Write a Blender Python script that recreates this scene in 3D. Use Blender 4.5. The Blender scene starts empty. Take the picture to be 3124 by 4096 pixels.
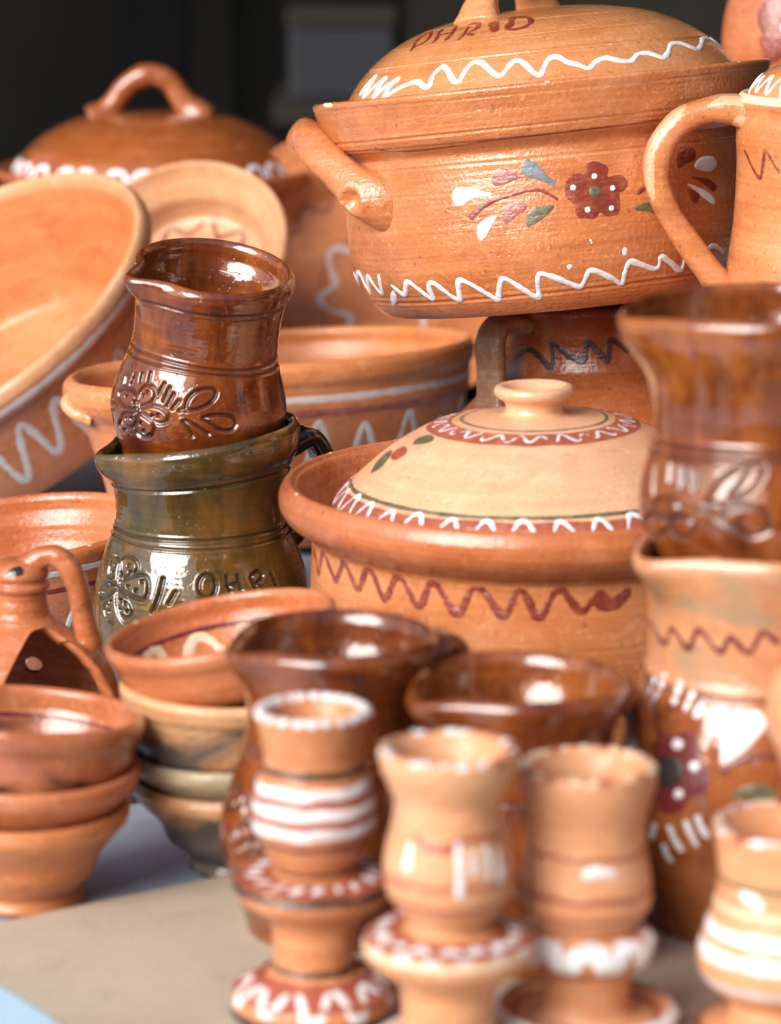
import bpy, math, random
import numpy as np
from mathutils import Vector, Euler

# ---------------------------------------------------------------- camera, sky, sun, exposure
SC = bpy.context.scene
COL = SC.collection
R = math.radians

cam_data = bpy.data.cameras.new("camera")
cam = bpy.data.objects.new("camera", cam_data)
COL.objects.link(cam)
SC.camera = cam
cam.location = (0.0, -1.65, 0.45)
cam.rotation_euler = (R(90 - 12), 0, 0)
cam_data.sensor_fit = 'VERTICAL'
cam_data.sensor_height = 36.0
cam_data.lens = 116.3
cam_data.clip_start = 0.05
cam_data.clip_end = 200.0
cam_data.dof.use_dof = True
cam_data.dof.focus_distance = 1.69
cam_data.dof.aperture_fstop = 7.4

SUN_DIR = Vector((-0.560, -0.655, 0.507)).normalized()      # towards the light
world = bpy.data.worlds.new("World")
SC.world = world
world.use_nodes = True
wn = world.node_tree.nodes
bg = wn['Background']
sky = wn.new('ShaderNodeTexSky')
sky.sky_type = 'NISHITA'
sky.sun_disc = False
sky.sun_elevation = math.asin(SUN_DIR.z)
sky.sun_rotation = math.atan2(SUN_DIR.x, SUN_DIR.y)
sky.air_density = 1.0
sky.dust_density = 3.0
world.node_tree.links.new(sky.outputs[0], bg.inputs[0])
bg.inputs[1].default_value = 0.058

sun_data = bpy.data.lights.new("sun", 'SUN')
sun_data.energy = 1.5
sun_data.angle = R(44)
sun_data.color = (0.97, 0.975, 1.0)
sun = bpy.data.objects.new("sun", sun_data)
COL.objects.link(sun)
sun.location = SUN_DIR * 5
sun.rotation_euler = SUN_DIR.to_track_quat('Z', 'Y').to_euler()

SC.view_settings.view_transform = 'Standard'
SC.view_settings.look = 'None'
SC.view_settings.exposure = 1.55
SC.view_settings.gamma = 1.0
SC.render.engine = 'CYCLES'
SC.cycles.use_denoising = True
SC.cycles.max_bounces = 8
SC.cycles.sample_clamp_indirect = 6.0

rng = random.Random(7)

# ---------------------------------------------------------------- materials
def new_mat(name):
    m = bpy.data.materials.new(name)
    m.use_nodes = True
    nt = m.node_tree
    return m, nt, nt.nodes['Principled BSDF']

def N(nt, typ, **kw):
    n = nt.nodes.new(typ)
    for k, v in kw.items():
        setattr(n, k, v)
    return n

def coords(nt, scale, rnd=True):
    """object coordinates stretched by scale, shifted per object so that no two pots share a pattern"""
    tc = N(nt, 'ShaderNodeTexCoord')
    mp = N(nt, 'ShaderNodeMapping')
    mp.inputs['Scale'].default_value = scale
    nt.links.new(tc.outputs['Object'], mp.inputs['Vector'])
    if rnd:
        oi = N(nt, 'ShaderNodeObjectInfo')
        ml = N(nt, 'ShaderNodeMath', operation='MULTIPLY')
        ml.inputs[1].default_value = 37.0
        nt.links.new(oi.outputs['Random'], ml.inputs[0])
        nt.links.new(ml.outputs[0], mp.inputs['Location'])
    return mp.outputs[0]

def noise(nt, scale, detail=3.0, rough=0.55, dist=0.0):
    n = N(nt, 'ShaderNodeTexNoise')
    n.inputs['Scale'].default_value = 1.0
    n.inputs['Detail'].default_value = detail
    n.inputs['Roughness'].default_value = rough
    n.inputs['Distortion'].default_value = dist
    nt.links.new(coords(nt, scale), n.inputs['Vector'])
    return n.outputs['Fac']

def ramp(nt, fac, stops):
    r = N(nt, 'ShaderNodeValToRGB')
    e = r.color_ramp.elements
    while len(e) < len(stops):
        e.new(0.5)
    for el, (p, c) in zip(e, stops):
        el.position = p
        el.color = (c[0], c[1], c[2], 1) if hasattr(c, '__len__') else (c, c, c, 1)
    nt.links.new(fac, r.inputs[0])
    return r.outputs[0]

def mix(nt, fac, a, b, blend='MIX'):
    m = N(nt, 'ShaderNodeMix', data_type='RGBA', blend_type=blend)
    if isinstance(fac, (int, float)):
        m.inputs[0].default_value = fac
    else:
        nt.links.new(fac, m.inputs[0])
    for sock, v in ((m.inputs[6], a), (m.inputs[7], b)):
        if hasattr(v, '__len__'):
            sock.default_value = (v[0], v[1], v[2], 1)
        else:
            nt.links.new(v, sock)
    return m.outputs[2]

def math2(nt, op, a, b):
    m = N(nt, 'ShaderNodeMath', operation=op)
    for i, v in enumerate((a, b)):
        if isinstance(v, (int, float)):
            m.inputs[i].default_value = v
        else:
            nt.links.new(v, m.inputs[i])
    return m.outputs[0]

def bump(nt, bsdf, layers, sock='Normal', extra=None):
    """layers: (height socket, distance in metres)"""
    prev = None
    for h, d in layers:
        b = N(nt, 'ShaderNodeBump')
        b.inputs['Strength'].default_value = 1.0
        b.inputs['Distance'].default_value = d
        nt.links.new(h, b.inputs['Height'])
        if prev is not None:
            nt.links.new(prev, b.inputs['Normal'])
        prev = b.outputs[0]
    nt.links.new(prev, bsdf.inputs['Normal'])
    nt.links.new(prev, bsdf.inputs['Coat Normal'])

def clay(name, dark, mid, light, rough=0.42, coat=0.35, coat_rough=0.22, soot=None, streak=0.5, relief=1.0, sootlo=0.46, sootz=None):
    coat = min(1.0, coat + 0.15); coat_rough = coat_rough * 0.62
    m, nt, p = new_mat(name)
    st = noise(nt, (9, 9, 420), 4, 0.6)
    st2 = noise(nt, (14, 14, 130), 3, 0.5, 0.4)
    pa = noise(nt, (22, 22, 26), 4, 0.6, 0.6)
    gr = noise(nt, (1500, 1500, 1500), 2, 0.6)
    bl = noise(nt, (420, 420, 420), 2, 0.5)
    f = math2(nt, 'ADD', math2(nt, 'MULTIPLY', pa, 1 - streak),
              math2(nt, 'MULTIPLY', math2(nt, 'ADD', math2(nt, 'MULTIPLY', st, 0.55), math2(nt, 'MULTIPLY', st2, 0.45)), streak))
    c = ramp(nt, f, [(0.34, dark), (0.5, mid), (0.66, light)])
    # pin-pricks, grit and scuffs
    sp = ramp(nt, bl, [(0.63, 0.0), (0.72, 0.42)])
    c = mix(nt, sp, c, tuple(min(0.9, v * 1.5 + 0.05) for v in light))
    sd = ramp(nt, noise(nt, (330, 330, 330), 2, 0.5), [(0.64, 0.0), (0.73, 0.5)])
    c = mix(nt, sd, c, tuple(v * 0.45 for v in dark))
    du = ramp(nt, noise(nt, (38, 38, 60), 5, 0.7, 1.0), [(0.52, 0.0), (0.72, 0.30)])
    c = mix(nt, du, c, tuple(min(0.85, v * 1.15 + 0.10) for v in light))
    dk = ramp(nt, noise(nt, (30, 30, 46), 5, 0.7, 1.4), [(0.55, 0.0), (0.74, 0.38)])
    c = mix(nt, dk, c, tuple(v * 0.62 for v in dark))
    if soot is not None:
        sn = noise(nt, (20, 20, 34), 3, 0.6, 0.8)
        if sootz:                                         # smoked from the foot up
            tcz = N(nt, 'ShaderNodeTexCoord'); sx = N(nt, 'ShaderNodeSeparateXYZ')
            nt.links.new(tcz.outputs['Object'], sx.inputs[0])
            g = math2(nt, 'MULTIPLY', math2(nt, 'SUBTRACT', sootz[0], sx.outputs[2]), sootz[1])
            sn = math2(nt, 'ADD', sn, g)
        so = ramp(nt, sn, [(sootlo, 0.0), (sootlo + 0.16, 0.92)])
        c = mix(nt, so, c, soot)
    nt.links.new(c, p.inputs['Base Color'])
    rr = ramp(nt, math2(nt, 'ADD', math2(nt, 'MULTIPLY', pa, 0.6), math2(nt, 'MULTIPLY', st, 0.4)),
              [(0.35, max(0.05, rough - 0.12)), (0.65, rough + 0.16)])
    nt.links.new(rr, p.inputs['Roughness'])
    p.inputs['Specular IOR Level'].default_value = 0.18
    p.inputs['Coat Weight'].default_value = coat
    p.inputs['Coat Roughness'].default_value = coat_rough
    p.inputs['Coat IOR'].default_value = 1.62
    bump(nt, p, [(st, 0.00022 * relief), (st2, 0.00030 * relief), (bl, 0.00030 * relief), (gr, 0.00008 * relief)])
    return m

def glaze(name, thick, mid, thin, dirt):
    m, nt, p = new_mat(name)
    pa = noise(nt, (34, 34, 24), 4, 0.6, 1.2)
    dr = noise(nt, (95, 95, 16), 3, 0.55, 0.5)
    st = noise(nt, (10, 10, 330), 3, 0.6)
    f = math2(nt, 'ADD', math2(nt, 'MULTIPLY', pa, 0.5),
              math2(nt, 'ADD', math2(nt, 'MULTIPLY', dr, 0.3), math2(nt, 'MULTIPLY', st, 0.2)))
    c = ramp(nt, f, [(0.36, thick), (0.5, mid), (0.66, thin)])
    sp = ramp(nt, noise(nt, (620, 620, 620), 2, 0.5), [(0.68, 0.0), (0.78, 0.7)])
    c = mix(nt, sp, c, dirt)
    at = N(nt, 'ShaderNodeAttribute', attribute_name='groove')
    c = mix(nt, math2(nt, 'MULTIPLY', at.outputs['Fac'], 0.75), c, tuple(v * 0.30 for v in thick))
    nt.links.new(c, p.inputs['Base Color'])
    p.inputs['Roughness'].default_value = 0.5
    p.inputs['Specular IOR Level'].default_value = 0.12
    p.inputs['Coat Weight'].default_value = 1.0
    p.inputs['Coat Roughness'].default_value = 0.02
    p.inputs['Coat IOR'].default_value = 1.72
    w = noise(nt, (60, 60, 48), 2, 0.5, 0.5)
    fine = noise(nt, (260, 260, 420), 2, 0.5)
    pits = ramp(nt, noise(nt, (520, 520, 520), 1, 0.4), [(0.2, 0.0), (0.33, 1.0)])
    bump(nt, p, [(w, 0.0007), (st, 0.00004), (fine, 0.00005), (pits, 0.00012)])
    return m

def slip(name, col, rough=0.45, var=0.16, coat=0.25, body=(0.50, 0.19, 0.07), thin=0.0):
    """brushed slip: streaky, and thin enough in places (thin > 0) for the clay to show"""
    m, nt, p = new_mat(name)
    a = noise(nt, (160, 160, 160), 3, 0.6)
    b = noise(nt, (900, 900, 900), 2, 0.5)
    br = noise(nt, (170, 170, 700), 3, 0.6, 0.3)
    f = math2(nt, 'ADD', math2(nt, 'MULTIPLY', a, 0.5), math2(nt, 'MULTIPLY', br, 0.5))
    c = ramp(nt, f, [(0.35, tuple(v * (1 - var) for v in col)), (0.65, tuple(min(0.9, v * (1 + var)) for v in col))])
    if thin:
        c = mix(nt, ramp(nt, f, [(0.5, 0.0), (0.68, thin)]), c, body)
    nt.links.new(c, p.inputs['Base Color'])
    p.inputs['Roughness'].default_value = rough
    p.inputs['Coat Weight'].default_value = coat
    p.inputs['Coat Roughness'].default_value = 0.15
    bump(nt, p, [(a, 0.0005), (br, 0.0003), (b, 0.0001)])
    return m

M = {}
M['ohrid'] = clay('varnished_terracotta', (0.400, 0.111, 0.033), (0.540, 0.178, 0.056), (0.640, 0.246, 0.096), 0.40, 0.85, 0.085, streak=0.55, relief=1.5)
M['ohrid_lid'] = clay('varnished_ochre', (0.460, 0.160, 0.047), (0.570, 0.222, 0.074), (0.650, 0.280, 0.113), 0.42, 0.8, 0.085, streak=0.6, relief=1.2)
M['orange'] = clay('orange_terracotta', (0.430, 0.126, 0.041), (0.560, 0.194, 0.065), (0.650, 0.266, 0.113), 0.48, 0.4, 0.18)
M['red_clay'] = clay('reddish_terracotta', (0.360, 0.092, 0.032), (0.480, 0.141, 0.047), (0.580, 0.204, 0.085), 0.42, 0.6, 0.14)
M['gloss'] = clay('glossy_terracotta', (0.30, 0.075, 0.025), (0.45, 0.135, 0.050), (0.56, 0.21, 0.09), 0.4, 1.0, 0.05, soot=(0.035, 0.018, 0.014), relief=0.6, sootz=(0.043, 12.0), sootlo=0.52)
M['cream'] = clay('cream_slip_clay', (0.660, 0.325, 0.168), (0.740, 0.387, 0.213), (0.800, 0.456, 0.284), 0.40, 0.45, 0.26, streak=0.65, relief=0.5)
M['tan'] = clay('tan_terracotta', (0.550, 0.242, 0.107), (0.660, 0.329, 0.157), (0.740, 0.425, 0.249), 0.45, 0.4, 0.25)
M['candle'] = clay('pale_terracotta', (0.560, 0.225, 0.099), (0.670, 0.312, 0.149), (0.750, 0.410, 0.235), 0.5, 0.2, 0.3, streak=0.6)
M['candle_red'] = clay('warm_terracotta', (0.470, 0.157, 0.061), (0.580, 0.225, 0.092), (0.660, 0.304, 0.149), 0.5, 0.2, 0.3, streak=0.6)
M['sooty'] = clay('smoked_terracotta', (0.36, 0.15, 0.06), (0.46, 0.22, 0.10), (0.58, 0.34, 0.18), 0.42, 0.4, 0.2, soot=(0.065, 0.062, 0.056), sootz=(0.040, 8.0), sootlo=0.44)
M['beige'] = clay('ash_beige_clay', (0.33, 0.24, 0.13), (0.42, 0.32, 0.19), (0.52, 0.42, 0.28), 0.45, 0.35, 0.22, soot=(0.2, 0.15, 0.09))
M['dark_clay'] = clay('dark_terracotta', (0.240, 0.059, 0.017), (0.330, 0.088, 0.026), (0.420, 0.128, 0.043), 0.38, 0.5, 0.18)
M['worn'] = clay('worn_brown_clay', (0.20, 0.09, 0.05), (0.28, 0.135, 0.08), (0.40, 0.25, 0.16), 0.45, 0.3, 0.25)
M['brown_clay'] = clay('amber_lid_clay', (0.20, 0.048, 0.012), (0.31, 0.082, 0.020), (0.42, 0.13, 0.035), 0.3, 1.0, 0.08)
M['blush'] = clay('blush_terracotta', (0.450, 0.169, 0.071), (0.560, 0.237, 0.105), (0.640, 0.326, 0.170), 0.34, 0.8, 0.09, sootlo=0.56, soot=(0.330, 0.237, 0.143))
M['brown_glaze'] = glaze('brown_glaze', (0.055, 0.011, 0.003), (0.165, 0.036, 0.006), (0.31, 0.088, 0.012), (0.05, 0.010, 0.003))
M['red_glaze'] = glaze('red_brown_glaze', (0.080, 0.016, 0.004), (0.210, 0.050, 0.008), (0.36, 0.110, 0.016), (0.07, 0.014, 0.004))
M['green_glaze'] = glaze('olive_glaze', (0.036, 0.023, 0.006), (0.080, 0.046, 0.008), (0.19, 0.078, 0.013), (0.11, 0.035, 0.006))
M['black_glaze'] = glaze('black_olive_glaze', (0.008, 0.008, 0.005), (0.014, 0.014, 0.008), (0.03, 0.028, 0.014), (0.02, 0.015, 0.006))
M['amber_glaze'] = glaze('amber_glaze', (0.15, 0.035, 0.010), (0.34, 0.100, 0.028), (0.48, 0.18, 0.06), (0.10, 0.02, 0.006))
M['white_slip'] = slip('white_slip', (0.78, 0.77, 0.76), 0.4, 0.06)
M['cream_slip'] = slip('cream_slip', (0.72, 0.55, 0.36), 0.5, 0.12)
M['red_slip'] = slip('oxide_red_slip', (0.225, 0.036, 0.018), 0.4, 0.3, 0.6, thin=0.35)
M['rose_slip'] = slip('rose_slip', (0.36, 0.085, 0.045), 0.45, 0.2, 0.4, thin=0.4)
M['plum_slip'] = slip('plum_slip', (0.15, 0.022, 0.024), 0.35, 0.25, 0.5)
M['mauve_slip'] = slip('mauve_slip', (0.34, 0.105, 0.085), 0.4, 0.25, 0.6, thin=0.45)
M['lilac_slip'] = slip('lilac_slip', (0.60, 0.50, 0.48), 0.45, 0.12, 0.4)
M['pale_slip'] = slip('pale_slip', (0.70, 0.66, 0.63), 0.45, 0.1, 0.3)
M['green_slip'] = slip('moss_slip', (0.115, 0.115, 0.055), 0.5, 0.4, 0.5, thin=0.3)
M['greyblue_slip'] = slip('grey_blue_slip', (0.17, 0.20, 0.20), 0.45, 0.3, 0.4)
M['black_slip'] = slip('black_slip', (0.030, 0.022, 0.020), 0.45, 0.3, 0.3)
M['umber_slip'] = slip('umber_slip', (0.055, 0.020, 0.012), 0.4, 0.3, 0.4)

# ---------------------------------------------------------------- thrown clay: profiles, surfaces, meshes
def catmull(pts, n=8, closed=False):
    """smooth curve through the points (rows of any dimension)"""
    P = np.asarray(pts, float)
    if len(P) == 2:
        t = np.linspace(0, 1, n + 1)[:, None]
        return P[0] * (1 - t) + P[1] * t
    ext = np.vstack([2 * P[0] - P[1], P, 2 * P[-1] - P[-2]])
    out = []
    for i in range(1, len(ext) - 2):
        p0, p1, p2, p3 = ext[i - 1:i + 3]
        d01 = max(np.linalg.norm(p1 - p0) ** 0.5, 1e-6)
        d12 = max(np.linalg.norm(p2 - p1) ** 0.5, 1e-6)
        d23 = max(np.linalg.norm(p3 - p2) ** 0.5, 1e-6)
        m1 = d12 * ((p1 - p0) / d01 - (p2 - p0) / (d01 + d12) + (p2 - p1) / d12)
        m2 = d12 * ((p2 - p1) / d12 - (p3 - p1) / (d12 + d23) + (p3 - p2) / d23)
        t = np.linspace(0, 1, n, endpoint=False)[:, None]
        h = 2 * t**3 - 3 * t**2
        out.append((h + 1) * p1 + (t**3 - 2 * t**2 + t) * m1 + (-h) * p2 + (t**3 - t**2) * m2)
    out.append(P[-1][None])
    return np.vstack(out)

def mesh_from(name, verts, faces, smooth=True):
    me = bpy.data.meshes.new(name)
    verts = np.asarray(verts, np.float32)
    faces = np.asarray(faces, np.int32)
    me.vertices.add(len(verts))
    me.vertices.foreach_set('co', verts.ravel())
    k = faces.shape[1]
    me.loops.add(faces.size)
    me.loops.foreach_set('vertex_index', faces.ravel())
    me.polygons.add(len(faces))
    me.polygons.foreach_set('loop_start', np.arange(0, faces.size, k, dtype=np.int32))
    me.polygons.foreach_set('loop_total', np.full(len(faces), k, np.int32))
    me.update(calc_edges=True)
    if smooth:
        me.polygons.foreach_set('use_smooth', np.ones(len(faces), bool))
    return me

def link(name, me, mat, parent=None):
    o = bpy.data.objects.new(name, me)
    me.materials.append(mat)
    COL.objects.link(o)
    if parent is not None:
        o.parent = parent
    return o

def thing(name, label, cat, loc=(0, 0, 0), rot=(0, 0, 0), group=None):
    o = bpy.data.objects.new(name, None)
    o.empty_display_size = 0.02
    COL.objects.link(o)
    o.location = loc
    o.rotation_euler = tuple(R(a) for a in rot)
    o['label'] = label
    o['category'] = cat
    if group:
        o['group'] = group
    return o

def grid_faces(ns, nt_, closed=True):
    i = np.arange(ns - 1)[:, None]
    j = np.arange(nt_ if closed else nt_ - 1)[None]
    j2 = (j + 1) % nt_
    a = i * nt_ + j; b = i * nt_ + j2; c = (i + 1) * nt_ + j2; d = (i + 1) * nt_ + j
    return np.stack([a, b, c, d], -1).reshape(-1, 4)

def sm(x):
    x = np.clip(x, 0, 1)
    return x * x * (3 - 2 * x)

class Thrown:
    """a wheel-thrown surface: profile (r, z) from the foot up the outside, over the lip and down the inside.
    theta = 0 looks towards -Y, positive to +X; t = 0..1 along the profile."""
    def __init__(self, ctrl, n=8, seed=0, wobble=0.006, ridge=0.00022, spout=None, lipwarp=None, ztop=None, extra=None):
        P = catmull(ctrl, n)
        P[:, 0] = np.maximum(P[:, 0], 0.0004)
        seg = np.linalg.norm(np.diff(P, axis=0), axis=1)
        keep = np.r_[True, seg > 1e-6]
        P = P[keep]
        s = np.r_[0, np.cumsum(np.linalg.norm(np.diff(P, axis=0), axis=1))]
        self.P, self.s, self.L = P, s / s[-1], s[-1]
        self.zt = P[:, 1].max() if ztop is None else ztop
        self.h = P[:, 1].max() - P[:, 1].min()
        self.z0 = P[:, 1].min()
        self.ilip = int(P[:, 1].argmax())
        r_ = random.Random(seed)
        self.ph = [r_.uniform(0, 6.28) for _ in range(8)]
        self.wobble, self.ridge, self.spout, self.lipwarp, self.extra = wobble, ridge, spout, lipwarp, extra

    def point(self, th, t):
        th = np.asarray(th, float); t = np.asarray(t, float)
        r = np.interp(t, self.s, self.P[:, 0]); z = np.interp(t, self.s, self.P[:, 1])
        ph = self.ph
        r = r * (1 + self.wobble * (np.sin(2 * th + ph[0]) + 0.6 * np.sin(3 * th + ph[1] + z * 30) + 0.35 * np.sin(5 * th + ph[2] - z * 55)))
        u = t * self.L
        r = r + 0.22 * self.ridge * (np.sin(u * 900 + ph[3] + 0.8 * np.sin(th + ph[4])) + 0.7 * np.sin(u * 2100 + ph[5] + np.sin(2 * th))) * np.clip(r / 0.02, 0, 1)
        z = z + self.wobble * 0.12 * self.h * np.sin(2 * th + ph[6]) * sm((z - self.z0) / self.h)
        if self.spout:
            a, out, wid, drop, reach = self.spout
            d = (th - R(a) + math.pi) % (2 * math.pi) - math.pi
            w = sm((z - (self.zt - reach)) / reach) ** 1.3
            r = r + w * (out * np.exp(-(d / wid) ** 2) - out * 0.34 * np.exp(-((np.abs(d) - 2.3 * wid) / (1.1 * wid)) ** 2))
            z = z + w * drop * np.exp(-(d / (wid * 1.1)) ** 2)
        if self.lipwarp:
            a, amp, reach = self.lipwarp
            w = sm((z - (self.zt - reach)) / reach)
            z = z + w * amp * np.cos(th - R(a))
        if self.extra:
            r, z = self.extra(th, t, r, z)
        return np.stack([r * np.sin(th), -r * np.cos(th), z], -1)

    def frame(self, th, t):
        e = 1e-3
        p = self.point(th, t)
        a = self.point(th + e, t) - self.point(th - e, t)
        b = self.point(th, np.clip(t + e, 0, 1)) - self.point(th, np.clip(t - e, 0, 1))
        n = np.cross(a, b)
        n /= np.linalg.norm(n, axis=-1, keepdims=True) + 1e-12
        return p, n

    def t_of_z(self, z, inner=False):
        P = self.P
        if not inner:
            return float(np.interp(z, P[:self.ilip + 1, 1], self.s[:self.ilip + 1]))
        return float(np.interp(-z, -P[self.ilip:, 1], self.s[self.ilip:]))

    def t_of_r(self, r, inner=True):
        """on a dish floor or a lid, by radius (inner side shrinks inwards)"""
        P = self.P
        if inner:
            return float(np.interp(-r, -P[self.ilip:, 0], self.s[self.ilip:]))
        return float(np.interp(-r, -P[:self.ilip + 1, 0], self.s[:self.ilip + 1]))

    def mesh(self, name, mat, parent, nth=128, t0=0.0, t1=1.0, dense=None, carve=None, ns=None):
        self.obj = parent
        if dense:
            a0, a1, nd, nc = dense                       # finer columns on the carved side
            th = np.r_[np.linspace(R(a0), R(a1), nd, endpoint=False), np.linspace(R(a1), R(a0) + 2 * math.pi, nc, endpoint=False)]
        else:
            th = np.linspace(0, 2 * math.pi, nth, endpoint=False)
        if ns:
            out = np.linspace(self.s[0], self.s[self.ilip], ns)
            t = np.r_[out, self.s[self.ilip + 1:]]
        else:
            t = self.s
        t = t[(t > t0 + 1e-6) & (t < t1 - 1e-6)]
        t = np.r_[t0, t, t1]
        TH, T = np.meshgrid(th, t)
        V = self.point(TH, T)
        groove = None
        if carve is not None:
            V, groove = carve(self, TH, T, V)
        me = mesh_from(name, V.reshape(-1, 3), grid_faces(len(t), len(th)))
        if groove is not None:
            at = me.attributes.new('groove', 'FLOAT', 'POINT')
            at.data.foreach_set('value', groove.ravel().astype(np.float32))
        return link(name, me, mat, parent)

def hollow(outer, th, floor, lip=0.5, inner=None):
    """close an outside profile with a rounded lip and an inside wall of thickness th"""
    (r1, z1) = outer[-1]
    pts = [(0.0, outer[0][1] + 0.001), (outer[0][0] * 0.6, outer[0][1] + 0.0008), (outer[0][0] * 0.96, outer[0][1])] + list(outer)
    pts += [(r1 - th * 0.5, z1 + th * lip), (r1 - th, z1 - th * 0.05)]
    if inner:
        pts += list(inner)
    else:
        for r, z in reversed(outer[:-1]):
            if z > floor + th and z < z1 - th * 1.2:
                pts.append((max(0.004, r - th), z))
    rb = pts[-1][0]
    pts += [(rb * 0.86, floor + th * 0.25), (rb * 0.5, floor), (0.0, floor)]
    return pts

def carver(strokes, dots=(), depth=0.0014, width=0.0008, burr=0.12, rings=()):
    """press grooves into a body; strokes: lists of (theta deg, t)"""
    def f(pot, TH, T, V):
        _, nrm = pot.frame(TH, T)
        rr = np.hypot(V[..., 0], V[..., 1]).mean(1)[:, None]
        D = np.full(TH.shape, 1.0)
        U = ((TH + math.pi) % (2 * math.pi) - math.pi)
        rm = float(np.median(rr))
        X = U * rm; Y = T * pot.L
        for st in strokes:
            c = catmull(np.array([(R(a) * rm, b * pot.L) for a, b in st]), 5)
            lo = c.min(0) - 0.006; hi = c.max(0) + 0.006
            msk = (X > lo[0]) & (X < hi[0]) & (Y > lo[1]) & (Y < hi[1])
            x = X[msk]; y = Y[msk]
            d = np.full(x.shape, 1.0)
            for (ax, ay), (bx, by) in zip(c[:-1], c[1:]):
                dx, dy = bx - ax, by - ay
                l2 = dx * dx + dy * dy + 1e-12
                k = np.clip(((x - ax) * dx + (y - ay) * dy) / l2, 0, 1)
                d = np.minimum(d, np.hypot(x - ax - k * dx, y - ay - k * dy))
            D[msk] = np.minimum(D[msk], d)
        g = np.exp(-(D / width) ** 2)
        off = -depth * g + burr * depth * np.exp(-((D - 2.1 * width) / (0.8 * width)) ** 2)
        for a, b, rad in dots:
            d = np.hypot(X - R(a) * rm, Y - b * pot.L)
            k = np.exp(-(d / rad) ** 4)
            off -= depth * 1.5 * k
            g = np.maximum(g, k)
        for tz, w, dep in rings:
            wig = 0.0006 * np.sin(TH * 2 + tz * 90)
            d = np.abs(Y - tz * pot.L + wig)
            k = np.exp(-(d / w) ** 2)
            off += -dep * k + 0.4 * dep * np.exp(-((d - 2 * w) / (0.9 * w)) ** 2)
            g = np.maximum(g, k * 0.8)
        return V + nrm * off[..., None], g
    return f

def stroke(pot, pts, w, mat, parent, name, h=0.0005, taper=(1, 1), n=7, closed=False):
    h = h * 0.48
    """a brushed or trailed line of slip lying on the surface; pts: (theta deg, t[, width factor])"""
    pts = [tuple(p) + ((1.0,) if len(p) == 2 else ()) for p in pts]
    A = catmull(np.array([(R(a), t, k) for a, t, k in pts]), n)
    P, Nn = pot.frame(A[:, 0], A[:, 1])
    m = len(P)
    tan = np.gradient(P, axis=0)
    if closed:
        tan[0] = tan[-1] = P[1] - P[-2]
    tan /= np.linalg.norm(tan, axis=1, keepdims=True) + 1e-12
    side = np.cross(Nn, tan)
    k = A[:, 2] * np.interp(np.linspace(0, 1, m), [0, 0.15, 0.85, 1], [taper[0], 1, 1, taper[1]])
    LL = np.r_[0, np.cumsum(np.linalg.norm(np.diff(P, axis=0), axis=1))]
    ph = (P[0, 0] * 911 + P[0, 2] * 577) % 6.28
    env = 1 if not closed else np.sin(np.pi * np.linspace(0, 1, m)) ** 0.3
    k = k * (1 + env * (0.13 * np.sin(LL * 210 + ph) + 0.10 * np.sin(LL * 530 + 2 * ph) + 0.06 * np.sin(LL * 1300 + 3 * ph)))
    turn = np.linalg.norm(np.gradient(tan, axis=0), axis=1)
    if not closed:
        k = k * (1 + 0.10 * np.clip(turn * 1.5, 0, 1))
    if not closed:                                        # rounded ends
        L = np.r_[0, np.cumsum(np.linalg.norm(np.diff(P, axis=0), axis=1))]
        e = np.minimum(L, L[-1] - L) / (w * 0.5)
        k = k * np.sqrt(np.clip(1 - (1 - np.clip(e, 0, 1)) ** 2, 0.02, 1))
    cols = []
    for q, hh in ((-1, -0.18), (-0.82, 0.5), (-0.45, 0.9), (0, 1), (0.45, 0.9), (0.82, 0.5), (1, -0.18)):
        cols.append(P + side * (q * 0.5 * w * k)[:, None] + Nn * (h * hh * np.clip(k, 0.3, 1.2))[:, None])
    V = np.stack(cols, 1)
    me = mesh_from(name, V.reshape(-1, 3), grid_faces(m, 7, closed=False)[:, ::-1])
    return link(name, me, mat, parent)

def blob(pot, outline, mat, parent, name, h=0.0005, centre=None):
    """a filled dab of slip: closed outline of (theta deg, t)"""
    h = h * 0.55
    O = np.array([(R(a), t) for a, t in outline])
    O = catmull(np.vstack([O[-1:], O, O[:2]]), 5)[5:-5]
    O = O[:-1]
    jr = np.arange(len(O)); O = O + (O - O.mean(0)) * (0.016 * np.sin(jr * 0.35 + O[0, 0] * 50) + 0.012 * np.sin(jr * 0.62 + 2))[:, None]
    c = O.mean(0) if centre is None else np.array((R(centre[0]), centre[1]))
    V = []
    fac = (1.0, 0.90, 0.72, 0.42, 0.0)
    hh = (-0.12, 0.5, 0.9, 1.0, 1.0)
    for f, q in zip(fac, hh):
        A = c + (O - c) * f
        P, Nn = pot.frame(A[:, 0], A[:, 1])
        V.append(P + Nn * (h * q))
    V = np.array(V)
    me = mesh_from(name, V.reshape(-1, 3), grid_faces(len(fac), len(O)))
    return link(name, me, mat, parent)

def paint_band(pot, t0, t1, mat, parent, name='painted_band', h=0.0002, nth=144):
    """a wide brushed band that follows the surface"""
    th = np.linspace(0, 2 * math.pi, nth, endpoint=False)
    t = np.linspace(t0, t1, 9)
    TH, T = np.meshgrid(th, t)
    T = T + (t1 - t0) * 0.05 * np.sin(TH * 7 + 3 * np.sin(TH * 3)) * np.where((T == t0) | (T == t1), 1, 0)
    P, Nn = pot.frame(TH, T)
    lift = np.full(len(t), h); lift[0] = lift[-1] = -h * 0.4
    V = P + Nn * lift[:, None, None]
    return link(name, mesh_from(name, V.reshape(-1, 3), grid_faces(len(t), nth)), mat, parent)

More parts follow.
